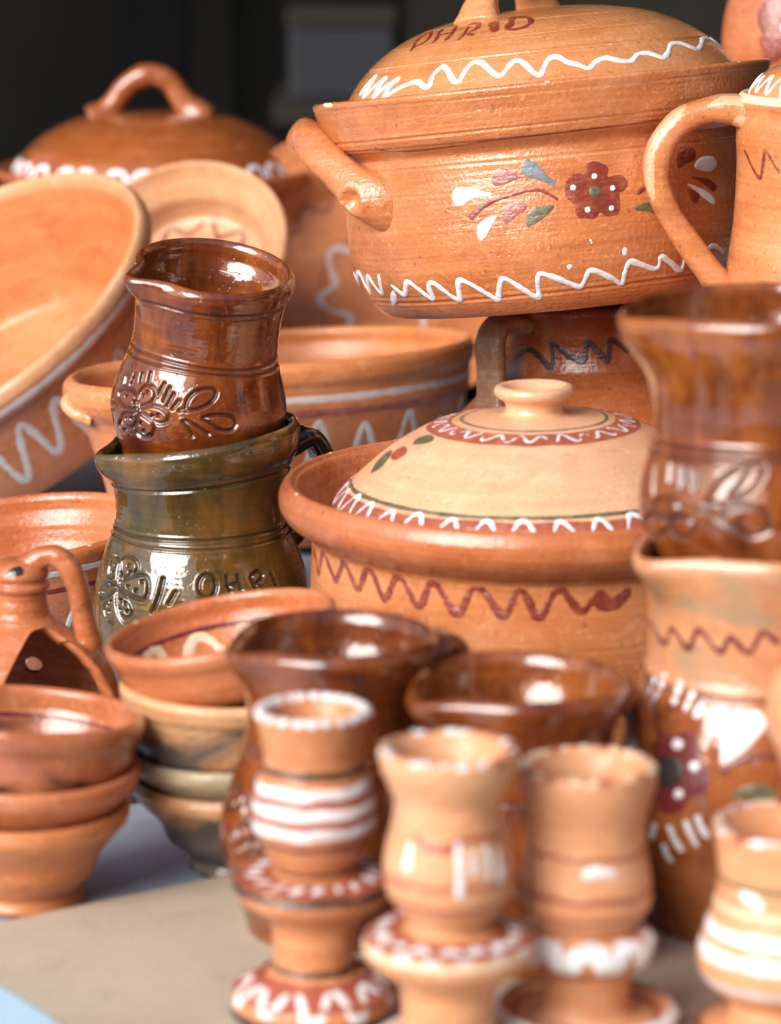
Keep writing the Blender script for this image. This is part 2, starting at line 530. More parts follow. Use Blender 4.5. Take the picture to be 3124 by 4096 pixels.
def zigzag(a0, a1, n, tlo, thi, seed=1, jit=0.12, lean=0.0, rnd=0.0):
    """wave of n teeth between two bearings, hand drawn"""
    r_ = random.Random(seed)
    out = []
    step = (a1 - a0) / (2 * n)
    for i in range(2 * n + 1):
        a = a0 + step * (i + r_.uniform(-jit, jit) + (lean if i % 2 else 0))
        t = (thi if i % 2 else tlo) + (thi - tlo) * r_.uniform(-jit, jit)
        if rnd and 0 < i < 2 * n:
            out.append((a - step * rnd, t + (tlo - thi if i % 2 else thi - tlo) * 0.04))
            out.append((a + step * rnd, t + (tlo - thi if i % 2 else thi - tlo) * 0.04))
        else:
            out.append((a, t))
    return out

def ring_pts(t, a0=0, a1=360, n=36, wob=0.0, seed=2):
    r_ = random.Random(seed)
    ph = r_.uniform(0, 6)
    return [(a0 + (a1 - a0) * i / n, t + wob * math.sin(i * 0.9 + ph)) for i in range(n + 1)]

def handle(name, path, w, th, mat, parent, n=10, flat=1.0, groove=0.0, seg=20, endscale=(1.25, 1.25), ref=None, dents=(), wash=None):
    """a pulled strap handle swept along path; w across, th through"""
    P = catmull(np.array(path, float), n)
    m = len(P)
    tan = np.gradient(P, axis=0)
    tan /= np.linalg.norm(tan, axis=1, keepdims=True)
    if ref is None:
        ref = np.cross(P[len(P) // 2] - P[0], P[-1] - P[0])
    ref = np.asarray(ref, float); ref /= np.linalg.norm(ref)
    sidev = ref - (tan @ ref)[:, None] * tan
    sidev /= np.linalg.norm(sidev, axis=1, keepdims=True)
    nor = np.cross(tan, sidev)
    u = np.linspace(0, 1, m)
    k = 1 + (endscale[0] - 1) * np.exp(-(u / 0.13) ** 2) + (endscale[1] - 1) * np.exp(-((1 - u) / 0.12) ** 2)
    k = k * (1 + 0.03 * np.sin(u * 17) + 0.02 * np.sin(u * 41 + 1))
    a = np.linspace(0, 2 * math.pi, seg, endpoint=False)
    ca = np.sign(np.cos(a)) * np.abs(np.cos(a)) ** 0.8
    sa = np.sign(np.sin(a)) * np.abs(np.sin(a)) ** 0.8
    dent = 1 - groove * np.exp(-(np.cos(a) / 0.45) ** 2)
    V = P[:, None] + sidev[:, None] * (k[:, None] * w * 0.5 * ca)[..., None] + nor[:, None] * (k[:, None] * th * 0.5 * sa * dent)[..., None]
    V = V.reshape(-1, 3)
    for c, dr, rad, dep in dents:                         # thumb presses
        c = np.asarray(c, float); dr = np.asarray(dr, float); dr /= np.linalg.norm(dr)
        rel = V - c
        q = np.linalg.norm(rel - (rel @ dr)[:, None] * dr, axis=1)
        k2 = np.where(rel @ dr > -0.012, 1.0, 0.0)
        V = V - dr * (k2 * dep * (np.exp(-(q / rad) ** 4) - 0.35 * np.exp(-((q - rad * 1.35) / (rad * 0.4)) ** 2)))[:, None]
    F = grid_faces(m, seg)
    V = np.vstack([V, P[0][None], P[-1][None]])
    i0 = len(V) - 2; i1 = len(V) - 1
    j = np.arange(seg)
    cap0 = np.stack([np.full(seg, i0), (j + 1) % seg, j, np.full(seg, i0)], -1)
    b = (m - 1) * seg
    cap1 = np.stack([np.full(seg, i1), b + j, b + (j + 1) % seg, np.full(seg, i1)], -1)
    me = bpy.data.meshes.new(name)
    faces = [tuple(f) for f in F] + [tuple(f[:3]) for f in cap0] + [tuple(f[:3]) for f in cap1]
    me.from_pydata([tuple(v) for v in V], [], faces)
    me.update()
    me.polygons.foreach_set('use_smooth', np.ones(len(me.polygons), bool))
    ob = link(name, me, mat, parent)
    if wash:                                              # a thin pour of slip over part of it
        me.materials.append(wash[0])
        me.polygons.foreach_set('material_index', np.array([1 if wash[1](p.center, p.normal) else 0 for p in me.polygons], np.int32))
    return ob

def polar(a, r, z):
    return (r * math.sin(R(a)), -r * math.cos(R(a)), z)

POTS = {}
DECOR = {}
#DECOR_BEGIN
DECOR = {'brown': {'carve': [[(-44.08, 0.2484), (-52.45, 0.247), (-61.26, 0.2527), (-65.3, 0.2649), (-59.92, 0.2772), (-52.12, 0.282), (-45.04, 0.2759), (-42.74, 0.2647), (-44.08, 0.2484)],
                     [(-40.65, 0.2574), (-42.3, 0.2752), (-42.76, 0.2864), (-38.44, 0.3004), (-32.03, 0.2975), (-29.47, 0.2864), (-31.39, 0.2725), (-36.03, 0.2639), (-40.65, 0.2574)],
                     [(-39.69, 0.2542), (-30.7, 0.2655), (-22.58, 0.2654), (-17.04, 0.256), (-18.4, 0.2427), (-23.85, 0.2365), (-30.06, 0.2432), (-39.45, 0.2519)],
                     [(-39.07, 0.247), (-33.11, 0.2412), (-27.75, 0.2345), (-26.33, 0.2197), (-32.0, 0.2034), (-38.95, 0.2022), (-42.2, 0.2134), (-40.86, 0.2329), (-39.07, 0.247)],
                     [(-42.62, 0.2457), (-51.79, 0.2372), (-57.04, 0.225), (-56.38, 0.2125), (-50.77, 0.209), (-43.31, 0.2179), (-41.46, 0.2325), (-41.94, 0.245)], [(-10.61, 0.2679), (-6.37, 0.2727)],
                     [(-6.37, 0.2727), (-6.46, 0.283), (-5.18, 0.2939), (-0.68, 0.3067), (6.61, 0.3141), (12.6, 0.3126), (13.33, 0.3029), (9.22, 0.2875), (2.38, 0.2762), (-6.22, 0.2695)],
                     [(5.58, 0.2597), (11.54, 0.2659), (19.6, 0.2674), (26.15, 0.262), (28.01, 0.2497), (24.81, 0.2392), (17.59, 0.2394), (12.0, 0.2487), (5.62, 0.2585)],
                     [(-7.17, 0.2482), (-3.14, 0.237), (0.07, 0.2229)], [(-5.39, 0.2514), (1.8, 0.2439), (10.25, 0.2299)], [(-19.32, 0.2735), (-16.22, 0.2962)], [(-15.27, 0.2694), (-11.52, 0.2859)],
                     [(-22.36, 0.2805), (-20.11, 0.3067)], [(-27.9, 0.2849), (-24.86, 0.3117)], [(-53.82, 0.2899), (-53.4, 0.3112)], [(-62.05, 0.2862), (-63.56, 0.2982)],
                     [(-74.64, 0.2787), (-81.35, 0.2924), (-85.04, 0.3091)], [(-45.28, 0.3014), (-46.69, 0.3174)], [(-38.07, 0.3064), (-39.05, 0.3237)],
                     [(-81.86, 0.2332), (-69.28, 0.2409), (-67.02, 0.2337), (-80.3, 0.2175)], [(-79.99, 0.2144), (-72.66, 0.212), (-77.88, 0.1949)],
                     [(-58.9, 0.2157), (-62.77, 0.2017), (-58.29, 0.1945), (-51.23, 0.2034)]],
           'dots': [(-54.51, 0.2659, 0.0011), (-45.11, 0.2629, 0.0011), (-36.73, 0.288, 0.0011), (-39.19, 0.2795, 0.0011), (-28.28, 0.2482, 0.0011), (-24.34, 0.2519, 0.0011), (-45.27, 0.2315, 0.0011),
                    (-51.34, 0.2267, 0.0011), (-37.0, 0.228, 0.0011), (-33.91, 0.2144, 0.0011), (-29.71, 0.2092, 0.0011), (-54.87, 0.2002, 0.0011)]},
 'casserole': {'blobs': [('painted_blot', 'red_slip', 0.0005,
                          [(11.05, 0.4271), (12.2, 0.4349), (14.27, 0.4346), (15.77, 0.4282), (18.2, 0.4299), (20.31, 0.4367), (21.44, 0.4324), (20.04, 0.4224), (17.58, 0.4157), (14.58, 0.4142),
                           (12.23, 0.4186)])],
               'strokes': [('painted_zigzag', 'red_slip', 0.0038, 0.0004,
                            [(-83.8, 0.4344), (-77.26, 0.4241), (-74.76, 0.4152), (-71.86, 0.4381), (-69.7, 0.4367), (-62.54, 0.4186), (-60.82, 0.4259), (-58.83, 0.4392), (-57.26, 0.4361),
                             (-52.57, 0.4181), (-51.16, 0.4196), (-49.09, 0.4372), (-47.78, 0.4402), (-46.43, 0.4367), (-42.79, 0.4159), (-41.44, 0.4162), (-38.98, 0.4356), (-37.61, 0.4391),
                             (-36.06, 0.4349), (-32.47, 0.4149), (-30.92, 0.4152), (-28.85, 0.4351), (-27.62, 0.4381), (-25.96, 0.4327), (-22.12, 0.4117), (-20.48, 0.4122), (-17.98, 0.4334),
                             (-16.17, 0.4371), (-14.14, 0.4309), (-10.61, 0.4126), (-9.17, 0.4129), (-6.95, 0.4334), (-5.52, 0.4352), (-3.8, 0.4256), (-2.36, 0.4122), (-0.66, 0.4129), (2.13, 0.4337),
                             (4.11, 0.4361), (5.85, 0.4277), (8.45, 0.4162), (10.19, 0.4191), (11.92, 0.4292)])]},
 'creamlid': {'blobs': [('painted_leaf', 'green_slip', 0.0003, [(-75.88, 0.3946), (-79.4, 0.4217), (-75.98, 0.4534), (-66.5, 0.4586), (-63.25, 0.4386), (-67.66, 0.4096)]),
                        ('painted_petal', 'rose_slip', 0.0003, [(-76.32, 0.3039), (-81.97, 0.3271), (-81.68, 0.3569), (-75.57, 0.3701), (-69.84, 0.3446), (-70.19, 0.3142)]),
                        ('painted_leaf', 'green_slip', 0.0003, [(-78.68, 0.22), (-86.76, 0.2595), (-90.11, 0.3037), (-87.66, 0.3254), (-79.34, 0.3066), (-75.76, 0.2584)])],
              'strokes': []},
 'dark': {'blobs': [],
          'strokes': [('painted_zigzag', 'umber_slip', 0.0036, 0.0003,
                       [(-64.68, 0.4464), (-56.42, 0.4546), (-47.91, 0.4579), (-41.44, 0.4529), (-31.26, 0.4446), (-31.39, 0.4547), (-32.22, 0.4646), (-25.65, 0.4594), (-12.89, 0.4502),
                        (-11.95, 0.4599), (-10.85, 0.4667), (-6.26, 0.4609), (0.53, 0.4496), (1.23, 0.4594), (1.87, 0.4677), (7.24, 0.4637), (13.34, 0.4564)])]},
 'front': {'carve': [[(-59.36, 0.3154), (-59.11, 0.3067), (-62.7, 0.299), (-69.56, 0.2944), (-80.09, 0.2922), (-93.5, 0.2904), (-94.6, 0.2985), (-83.83, 0.3136), (-71.55, 0.3221), (-63.57, 0.3217),
                      (-59.36, 0.3154)],
                     [(-42.24, 0.281), (-42.97, 0.2735), (-45.98, 0.2675), (-50.39, 0.265), (-54.51, 0.2669), (-56.71, 0.2725), (-55.9, 0.2804), (-52.49, 0.2869), (-47.99, 0.2894), (-44.1, 0.2872),
                      (-42.24, 0.281)],
                     [(-46.47, 0.2569), (-47.67, 0.2497), (-51.25, 0.2434), (-56.1, 0.24), (-60.26, 0.2412), (-61.71, 0.2469), (-59.84, 0.2549), (-55.72, 0.2617), (-51.24, 0.2645), (-47.79, 0.2627),
                      (-46.47, 0.2569)],
                     [(-34.74, 0.2702), (-35.52, 0.2629), (-38.14, 0.2572), (-41.62, 0.2554), (-44.59, 0.2582), (-45.93, 0.2645), (-45.15, 0.272), (-42.51, 0.2779), (-39.04, 0.2795), (-36.1, 0.2767),
                      (-34.74, 0.2702)],
                     [(-42.55, 0.3074), (-42.72, 0.3002), (-44.81, 0.2947), (-48.2, 0.2929), (-51.75, 0.2954), (-54.16, 0.3012), (-54.18, 0.3084), (-51.82, 0.3142), (-48.08, 0.3162), (-44.56, 0.3136),
                      (-42.55, 0.3074)],
                     [(-71.89, 0.2767), (-61.88, 0.2642), (-59.71, 0.2459)], [(-46.35, 0.3226), (-39.41, 0.3041)], [(-36.99, 0.3171), (-33.85, 0.2992)]],
           'dots': [(-72.22, 0.3121, 0.0011), (-66.7, 0.3032, 0.0011), (-49.18, 0.2797, 0.0011), (-53.25, 0.2527, 0.0011), (-40.08, 0.2677, 0.0011)]},
 'green': {'carve': [[(-59.5, 0.3481), (-53.91, 0.3406), (-52.7, 0.3276), (-50.98, 0.3127)],
                     [(-47.56, 0.3201), (-50.6, 0.3362), (-51.43, 0.3456), (-46.21, 0.3516), (-39.69, 0.3481), (-37.27, 0.3392), (-39.29, 0.3306), (-43.4, 0.3252), (-47.84, 0.3179)],
                     [(-48.4, 0.3157), (-41.02, 0.3246), (-33.26, 0.3309), (-29.01, 0.3264), (-27.3, 0.3099), (-28.99, 0.2995), (-34.48, 0.2997), (-42.08, 0.3049), (-48.17, 0.3116)],
                     [(-49.32, 0.3081), (-41.5, 0.2994), (-37.71, 0.2894), (-36.16, 0.2805), (-39.04, 0.2714), (-44.28, 0.273)],
                     [(-50.15, 0.3072), (-48.74, 0.2905), (-46.9, 0.278), (-43.15, 0.2662), (-38.06, 0.2605)], [(-51.25, 0.3029), (-57.64, 0.288), (-59.63, 0.2715), (-56.29, 0.2615), (-50.15, 0.258)],
                     [(-51.63, 0.3101), (-59.07, 0.3107), (-65.22, 0.3032), (-69.51, 0.2914), (-65.72, 0.2847), (-58.65, 0.2895)],
                     [(-62.97, 0.3404), (-63.26, 0.3264), (-60.33, 0.3161), (-52.83, 0.3127)], [(-19.0, 0.3296), (-20.42, 0.3057), (-23.5, 0.2834)],
                     [(-11.3, 0.3127), (-12.84, 0.3051), (-14.55, 0.2964)],
                     [(10.95, 0.3202), (9.86, 0.3114), (7.45, 0.3061), (4.59, 0.3062), (2.3, 0.3119), (1.41, 0.3209), (2.35, 0.3299), (4.82, 0.3354), (7.87, 0.3352), (10.22, 0.3294), (10.95, 0.3202)],
                     [(17.08, 0.3327), (18.41, 0.3107)], [(23.72, 0.3334), (24.84, 0.3127)], [(17.03, 0.3204), (24.37, 0.3224)], [(31.65, 0.3284), (33.81, 0.3101)],
                     [(32.26, 0.3307), (36.86, 0.3351), (39.39, 0.3289), (35.75, 0.3209), (33.18, 0.3194)], [(34.97, 0.3192), (39.42, 0.3092)], [(45.43, 0.3289), (48.22, 0.3051)]],
           'dots': [(-57.1, 0.3352, 0.0011), (-58.09, 0.3251, 0.0011), (-55.72, 0.3182, 0.0011), (-49.34, 0.3271, 0.0011), (-44.29, 0.3397, 0.0011), (-41.94, 0.3319, 0.0011), (-41.17, 0.3121, 0.0011),
                    (-35.22, 0.3094, 0.0011), (-32.05, 0.3227, 0.0011), (-63.49, 0.2947, 0.0011), (-59.97, 0.3064, 0.0011), (-53.65, 0.2862, 0.0011), (-55.99, 0.2792, 0.0011),
                    (-53.49, 0.2729, 0.0011), (-44.71, 0.2924, 0.0011), (-41.3, 0.2899, 0.0011), (-44.99, 0.2789, 0.0011), (-39.22, 0.2794, 0.0011)]},
 'ohrid': {'blobs': [('painted_petal', 'white_slip', 0.0007,
                      [(-29.15, 0.3751), (-28.3, 0.3836), (-25.21, 0.3857), (-22.27, 0.3832), (-20.67, 0.3794), (-17.47, 0.3749), (-19.58, 0.3717), (-22.08, 0.3717), (-24.69, 0.3681),
                       (-26.06, 0.3639), (-28.64, 0.3671)]),
                     ('painted_petal', 'white_slip', 0.0007, [(-22.79, 0.3291), (-22.37, 0.3377), (-20.97, 0.3442), (-16.77, 0.3489), (-18.19, 0.3397), (-20.61, 0.3249), (-22.14, 0.3222)]),
                     ('painted_petal', 'mauve_slip', 0.0005,
                      [(-17.48, 0.3919), (-16.37, 0.4016), (-14.14, 0.4019), (-11.81, 0.3982), (-10.7, 0.3939), (-8.78, 0.3911), (-11.2, 0.3884), (-13.25, 0.3849), (-15.69, 0.3832),
                       (-17.27, 0.3857)]),
                     ('painted_leaf', 'greyblue_slip', 0.0005,
                      [(-9.54, 0.4026), (-8.8, 0.4101), (-7.2, 0.4111), (-5.32, 0.4067), (-3.92, 0.3982), (-2.56, 0.3891), (-0.58, 0.3811), (-0.69, 0.3759), (-2.74, 0.3804), (-5.72, 0.3869),
                       (-8.38, 0.3916), (-9.46, 0.3964)]),
                     ('painted_leaf', 'green_slip', 0.0005, [(-9.35, 0.3336), (-9.12, 0.3449), (-7.18, 0.3536), (-4.82, 0.3552), (-1.36, 0.3541), (-2.66, 0.3472), (-5.14, 0.3397), (-7.59, 0.3337)]),
                     ('painted_petal', 'mauve_slip', 0.0005,
                      [(-15.63, 0.3457), (-14.62, 0.3559), (-12.51, 0.3619), (-9.74, 0.3626), (-8.47, 0.3576), (-9.17, 0.3519), (-11.22, 0.3474), (-13.36, 0.3396), (-14.95, 0.3399)]),
                     ('painted_flower', 'red_slip', 0.0005,
                      [(7.41, 0.3879), (7.84, 0.3974), (9.93, 0.4011), (12.29, 0.3987), (13.6, 0.3902), (13.26, 0.3826), (15.51, 0.3827), (17.9, 0.3796), (18.49, 0.3706), (17.22, 0.3624),
                       (15.94, 0.3609), (15.89, 0.3507), (15.19, 0.3389), (13.46, 0.3342), (11.5, 0.3354), (10.22, 0.3404), (8.7, 0.3342), (6.35, 0.3341), (4.13, 0.3389), (3.54, 0.3479),
                       (3.83, 0.3522), (2.2, 0.3572), (1.54, 0.3662), (1.93, 0.3801), (3.26, 0.3872), (5.27, 0.3892)]),
                     ('painted_flower_centre', 'green_slip', 0.0011,
                      [(10.99, 0.3644), (10.57, 0.3604), (9.69, 0.3581), (8.68, 0.3586), (7.92, 0.3616), (7.71, 0.3661), (8.12, 0.3701), (9.01, 0.3724), (10.03, 0.3719), (10.78, 0.3689)]),
                     ('painted_dot', 'white_slip', 0.0016,
                      [(10.5, 0.3831), (10.29, 0.3809), (9.84, 0.3799), (9.33, 0.3801), (8.95, 0.3816), (8.85, 0.3837), (9.06, 0.3859), (9.51, 0.3869), (10.02, 0.3867), (10.4, 0.3852)]),
                     ('painted_dot', 'white_slip', 0.0016,
                      [(4.64, 0.3724), (4.43, 0.3702), (3.97, 0.3691), (3.45, 0.3692), (3.05, 0.3707), (2.94, 0.3731), (3.15, 0.3752), (3.61, 0.3764), (4.13, 0.3762), (4.53, 0.3746)]),
                     ('painted_dot', 'white_slip', 0.0016,
                      [(14.96, 0.3669), (14.76, 0.3651), (14.32, 0.3639), (13.83, 0.3642), (13.46, 0.3656), (13.36, 0.3677), (13.57, 0.3697), (14.0, 0.3707), (14.5, 0.3706), (14.86, 0.3691)]),
                     ('painted_dot', 'white_slip', 0.0016,
                      [(7.85, 0.3451), (7.63, 0.3429), (7.18, 0.3417), (6.65, 0.3419), (6.26, 0.3436), (6.14, 0.3459), (6.35, 0.3481), (6.81, 0.3492), (7.34, 0.3489), (7.73, 0.3474)]),
                     ('painted_dot', 'white_slip', 0.0016,
                      [(14.09, 0.3437), (13.89, 0.3419), (13.46, 0.3407), (12.97, 0.3411), (12.61, 0.3424), (12.5, 0.3446), (12.7, 0.3466), (13.12, 0.3476), (13.62, 0.3474), (13.99, 0.3459)]),
                     ('painted_leaf', 'green_slip', 0.0005, [(19.37, 0.3412), (20.71, 0.3441), (24.21, 0.3459), (26.21, 0.3371), (26.08, 0.3319), (22.67, 0.3367), (20.16, 0.3386)]),
                     ('painted_petal', 'red_slip', 0.0004, [(20.44, 0.3574), (20.97, 0.3616), (23.42, 0.3644), (23.35, 0.3621), (21.04, 0.3562)]),
                     ('painted_petal', 'red_slip', 0.0005, [(33.84, 0.3939), (36.76, 0.4024), (39.27, 0.4039), (41.09, 0.3991), (40.74, 0.3911), (37.06, 0.3861), (33.67, 0.3836)]),
                     ('painted_petal', 'white_slip', 0.001, [(39.56, 0.3817), (41.17, 0.3892), (45.08, 0.3919), (48.42, 0.3881), (49.28, 0.3812), (47.13, 0.3739), (42.66, 0.3749)]),
                     ('painted_petal', 'red_slip', 0.0005, [(37.88, 0.3696), (41.86, 0.3679), (46.0, 0.3614), (47.77, 0.3541), (46.06, 0.3486), (43.56, 0.3559), (40.66, 0.3636)]),
                     ('painted_petal', 'white_slip', 0.0008, [(36.4, 0.3621), (39.46, 0.3584), (43.84, 0.3492), (46.58, 0.3382), (45.83, 0.3337), (42.97, 0.3397), (38.76, 0.3531)]),
                     ('painted_petal', 'red_slip', 0.0005, [(36.14, 0.3541), (39.28, 0.3536), (40.57, 0.3474), (39.83, 0.3396), (37.82, 0.3389)]),
                     ('paint_splash', 'white_slip', 0.0004, [(0.19, 0.281), (0.91, 0.2835), (1.78, 0.2814), (1.42, 0.2785), (0.62, 0.2777)]),
                     ('paint_splash', 'white_slip', 0.0003, [(15.24, 0.2922), (16.02, 0.2972), (16.74, 0.2939), (16.46, 0.288), (15.54, 0.288)]),
                     ('paint_splash', 'white_slip', 0.0004,
                      [(7.4, 0.3094), (7.32, 0.3086), (7.13, 0.3081), (6.92, 0.3081), (6.75, 0.3087), (6.7, 0.3097), (6.78, 0.3106), (6.97, 0.3111), (7.18, 0.3111), (7.35, 0.3104)]),
                     ('paint_splash', 'white_slip', 0.0004,
                      [(7.51, 0.3066), (7.44, 0.3059), (7.3, 0.3054), (7.13, 0.3056), (7.0, 0.3061), (6.96, 0.3067), (7.03, 0.3076), (7.17, 0.3079), (7.34, 0.3077), (7.47, 0.3072)]),
                     ('rim_chip', 'cream_slip', 0.0004, [(-72.33, 0.5096), (-70.96, 0.5121), (-66.13, 0.5098), (-64.3, 0.5048), (-67.07, 0.5031), (-69.88, 0.5049)]),
                     ('painted_dab', 'white_slip', 0.0008, [(-58.79, 0.2624), (-56.63, 0.2649), (-56.99, 0.2564), (-60.51, 0.2437), (-63.03, 0.2417), (-61.98, 0.2495)])],
           'strokes': [('painted_stem', 'red_slip', 0.0022, 0.0004,
                        [(-0.26, 0.3601, 0.45), (-2.97, 0.3692, 0.7), (-5.2, 0.3742, 0.8), (-8.32, 0.3744, 0.9), (-13.13, 0.3709, 1), (-17.21, 0.3674, 1.1), (-20.65, 0.3599, 1.2),
                         (-22.86, 0.3537, 1.5), (-24.27, 0.3472, 2.0)]),
                       ('painted_line', 'red_slip', 0.0011, 0.0002,
                        [(-51.09, 0.4487, 2.2), (-49.99, 0.4449, 1.5), (-47.16, 0.4412), (-39.78, 0.4369), (-29.2, 0.4381), (-17.27, 0.4419), (-1.92, 0.4446), (13.22, 0.4467), (28.69, 0.4487)]),
                       ('painted_zigzag', 'white_slip', 0.0027, 0.001, [(-89.29, 0.288), (-89.13, 0.2735), (-75.12, 0.285), (-74.4, 0.2612), (-68.85, 0.2844), (-64.58, 0.2609), (-60.84, 0.2885)]),
                       ('painted_zigzag', 'white_slip', 0.003, 0.0011,
                        [(-56.64, 0.2734), (-52.53, 0.2594), (-48.6, 0.2767), (-41.55, 0.2525), (-41.35, 0.2657), (-39.56, 0.2745), (-32.64, 0.2479), (-31.88, 0.2549), (-30.68, 0.2734),
                         (-28.77, 0.2737), (-22.13, 0.2507), (-20.26, 0.2447), (-19.63, 0.253), (-17.81, 0.272), (-16.15, 0.2714), (-11.46, 0.2529), (-8.18, 0.2437), (-8.1, 0.2589), (-7.46, 0.2737),
                         (-5.07, 0.2725), (1.14, 0.2575), (3.8, 0.2525), (4.87, 0.2607), (6.15, 0.272), (7.77, 0.2717), (12.84, 0.2585), (15.8, 0.251), (16.17, 0.2647), (17.31, 0.2772),
                         (19.48, 0.2755), (25.58, 0.265), (26.39, 0.2689), (26.6, 0.2787), (29.64, 0.272), (34.38, 0.259), (34.71, 0.2664), (35.23, 0.2785), (39.58, 0.2687), (44.38, 0.2837),
                         (51.45, 0.2717)])]},
 'ohridlid': {'blobs': [],
              'strokes': [('painted_zigzag', 'white_slip', 0.003, 0.0011,
                           [(-70.87, 0.1385), (-70.04, 0.1837), (-66.98, 0.2267), (-66.75, 0.1754), (-66.61, 0.1342), (-62.14, 0.1784), (-58.24, 0.2142), (-59.4, 0.1762), (-59.4, 0.126),
                            (-55.33, 0.1727), (-50.79, 0.2015), (-53.11, 0.1705), (-53.53, 0.124), (-47.51, 0.1582), (-41.56, 0.1777), (-39.19, 0.1609), (-37.53, 0.146), (-36.19, 0.1505),
                            (-36.13, 0.2017), (-33.8, 0.2405), (-31.99, 0.2294), (-27.75, 0.1605), (-26.38, 0.1565), (-24.74, 0.2182), (-22.58, 0.2485), (-20.24, 0.2424), (-15.37, 0.1762),
                            (-13.5, 0.1647), (-11.41, 0.2029), (-9.41, 0.2329), (-7.32, 0.2249), (-3.47, 0.1595), (-1.98, 0.1472), (-0.57, 0.1842), (1.38, 0.2259), (3.94, 0.2307), (6.44, 0.1994),
                            (9.84, 0.1775), (12.22, 0.1569), (15.07, 0.184), (18.77, 0.1984), (23.06, 0.1759), (26.52, 0.1735), (29.62, 0.2007), (33.55, 0.2014), (38.03, 0.1727), (40.97, 0.1932),
                            (44.94, 0.2344), (49.82, 0.238), (55.78, 0.199), (60.69, 0.2159), (67.33, 0.249), (76.19, 0.2422), (83.6, 0.1974), (83.58, 0.2194), (83.53, 0.2524), (83.61, 0.2219),
                            (83.66, 0.1912)]),
                          ('painted_letter', 'red_slip', 0.0028, 0.0003,
                           [(-56.04, 0.3642, 0.8), (-59.41, 0.4076, 1.1), (-64.6, 0.4729, 1.2), (-65.41, 0.5101, 1.1), (-64.56, 0.5249, 1), (-56.68, 0.4792, 1), (-53.81, 0.4267, 0.9),
                            (-55.69, 0.4031, 0.8), (-58.04, 0.3924, 0.8)]),
                          ('painted_letter', 'red_slip', 0.003, 0.0003, [(-47.66, 0.4016, 0.6), (-48.85, 0.4537), (-57.25, 0.5503)]),
                          ('painted_letter', 'red_slip', 0.0032, 0.0003, [(-48.89, 0.5756, 0.7), (-41.84, 0.4769, 1.1), (-40.97, 0.4172)]),
                          ('painted_letter', 'red_slip', 0.0026, 0.0003, [(-50.53, 0.4654), (-47.25, 0.4802), (-43.13, 0.4854)]),
                          ('painted_letter', 'red_slip', 0.0026, 0.0003, [(-34.25, 0.4042, 0.7), (-34.17, 0.4684), (-37.04, 0.5429)]),
                          ('painted_letter', 'red_slip', 0.003, 0.0003, [(-39.52, 0.5531), (-38.19, 0.5848), (-32.5, 0.5604), (-30.09, 0.5024), (-32.24, 0.4706)]),
                          ('painted_letter', 'red_slip', 0.0032, 0.0003, [(-32.62, 0.4677, 0.8), (-29.77, 0.4442), (-27.83, 0.4357, 1)]),
                          ('painted_letter', 'red_slip', 0.0052, 0.0003, [(-24.41, 0.5724, 1.1), (-20.91, 0.4981, 0.95), (-18.96, 0.4424, 0.75)]),
                          ('painted_letter', 'red_slip', 0.0022, 0.0003, [(-42.76, 0.7491, 0.6), (-40.92, 0.7643), (-34.39, 0.7545, 0.6)]),
                          ('painted_letter', 'red_slip', 0.0046, 0.0003, [(-14.37, 0.6059), (-13.66, 0.5174), (-13.84, 0.4679)]),
                          ('painted_letter', 'red_slip', 0.0034, 0.0003,
                           [(-15.29, 0.4661, 0.9), (-10.71, 0.4504), (-6.53, 0.4637), (-3.8, 0.5074), (-4.29, 0.5531), (-8.57, 0.5968), (-13.47, 0.6076), (-16.63, 0.5949)])]},
 'painted': {'blobs': [('painted_flower', 'plum_slip', 0.0004,
                        [(-27.3, 0.3067), (-26.08, 0.3004), (-26.23, 0.2937), (-27.24, 0.2874), (-29.37, 0.2824), (-32.13, 0.2795), (-34.43, 0.2767), (-35.93, 0.2717), (-37.51, 0.2649),
                         (-39.9, 0.2592), (-42.97, 0.2564), (-46.22, 0.2555), (-49.1, 0.2582), (-51.24, 0.2632), (-53.22, 0.267), (-56.29, 0.2675), (-60.72, 0.2665), (-65.1, 0.2677), (-67.74, 0.2722),
                         (-68.95, 0.2784), (-67.65, 0.2862), (-64.5, 0.294), (-62.53, 0.3002), (-62.79, 0.3059), (-63.98, 0.3126), (-63.77, 0.3197), (-61.37, 0.3262), (-58.12, 0.3314),
                         (-54.08, 0.3336), (-50.07, 0.3329), (-46.97, 0.3326), (-44.38, 0.3349), (-41.42, 0.3389), (-38.16, 0.3404), (-35.18, 0.3386), (-32.73, 0.3347), (-31.32, 0.3287),
                         (-31.07, 0.3216), (-30.77, 0.3159), (-29.35, 0.3116)]),
                       ('painted_flower_centre', 'black_slip', 0.0009,
                        [(-37.62, 0.3021), (-38.66, 0.292), (-42.47, 0.2842), (-47.73, 0.2815), (-52.63, 0.2849), (-54.97, 0.2934), (-53.82, 0.3037), (-49.58, 0.3119), (-44.17, 0.3146),
                         (-39.65, 0.3107)]),
                       ('painted_leaf', 'white_slip', 0.0008, [(-22.99, 0.3162), (-23.29, 0.3367), (-17.68, 0.3579), (-7.03, 0.3674), (-4.29, 0.3547), (-10.04, 0.3359), (-19.62, 0.3164)]),
                       ('painted_leaf', 'green_slip', 0.0005, [(-17.81, 0.2862), (-11.57, 0.2964), (-3.08, 0.2957), (1.47, 0.2852), (-5.08, 0.2825)]),
                       ('painted_dot', 'white_slip', 0.0014,
                        [(-40.13, 0.3272), (-40.39, 0.3239), (-41.63, 0.3212), (-43.38, 0.3206), (-44.97, 0.3217), (-45.82, 0.3247), (-45.57, 0.3281), (-44.3, 0.3306), (-42.52, 0.3314),
                         (-40.93, 0.3301)]),
                       ('painted_dot', 'white_slip', 0.0014,
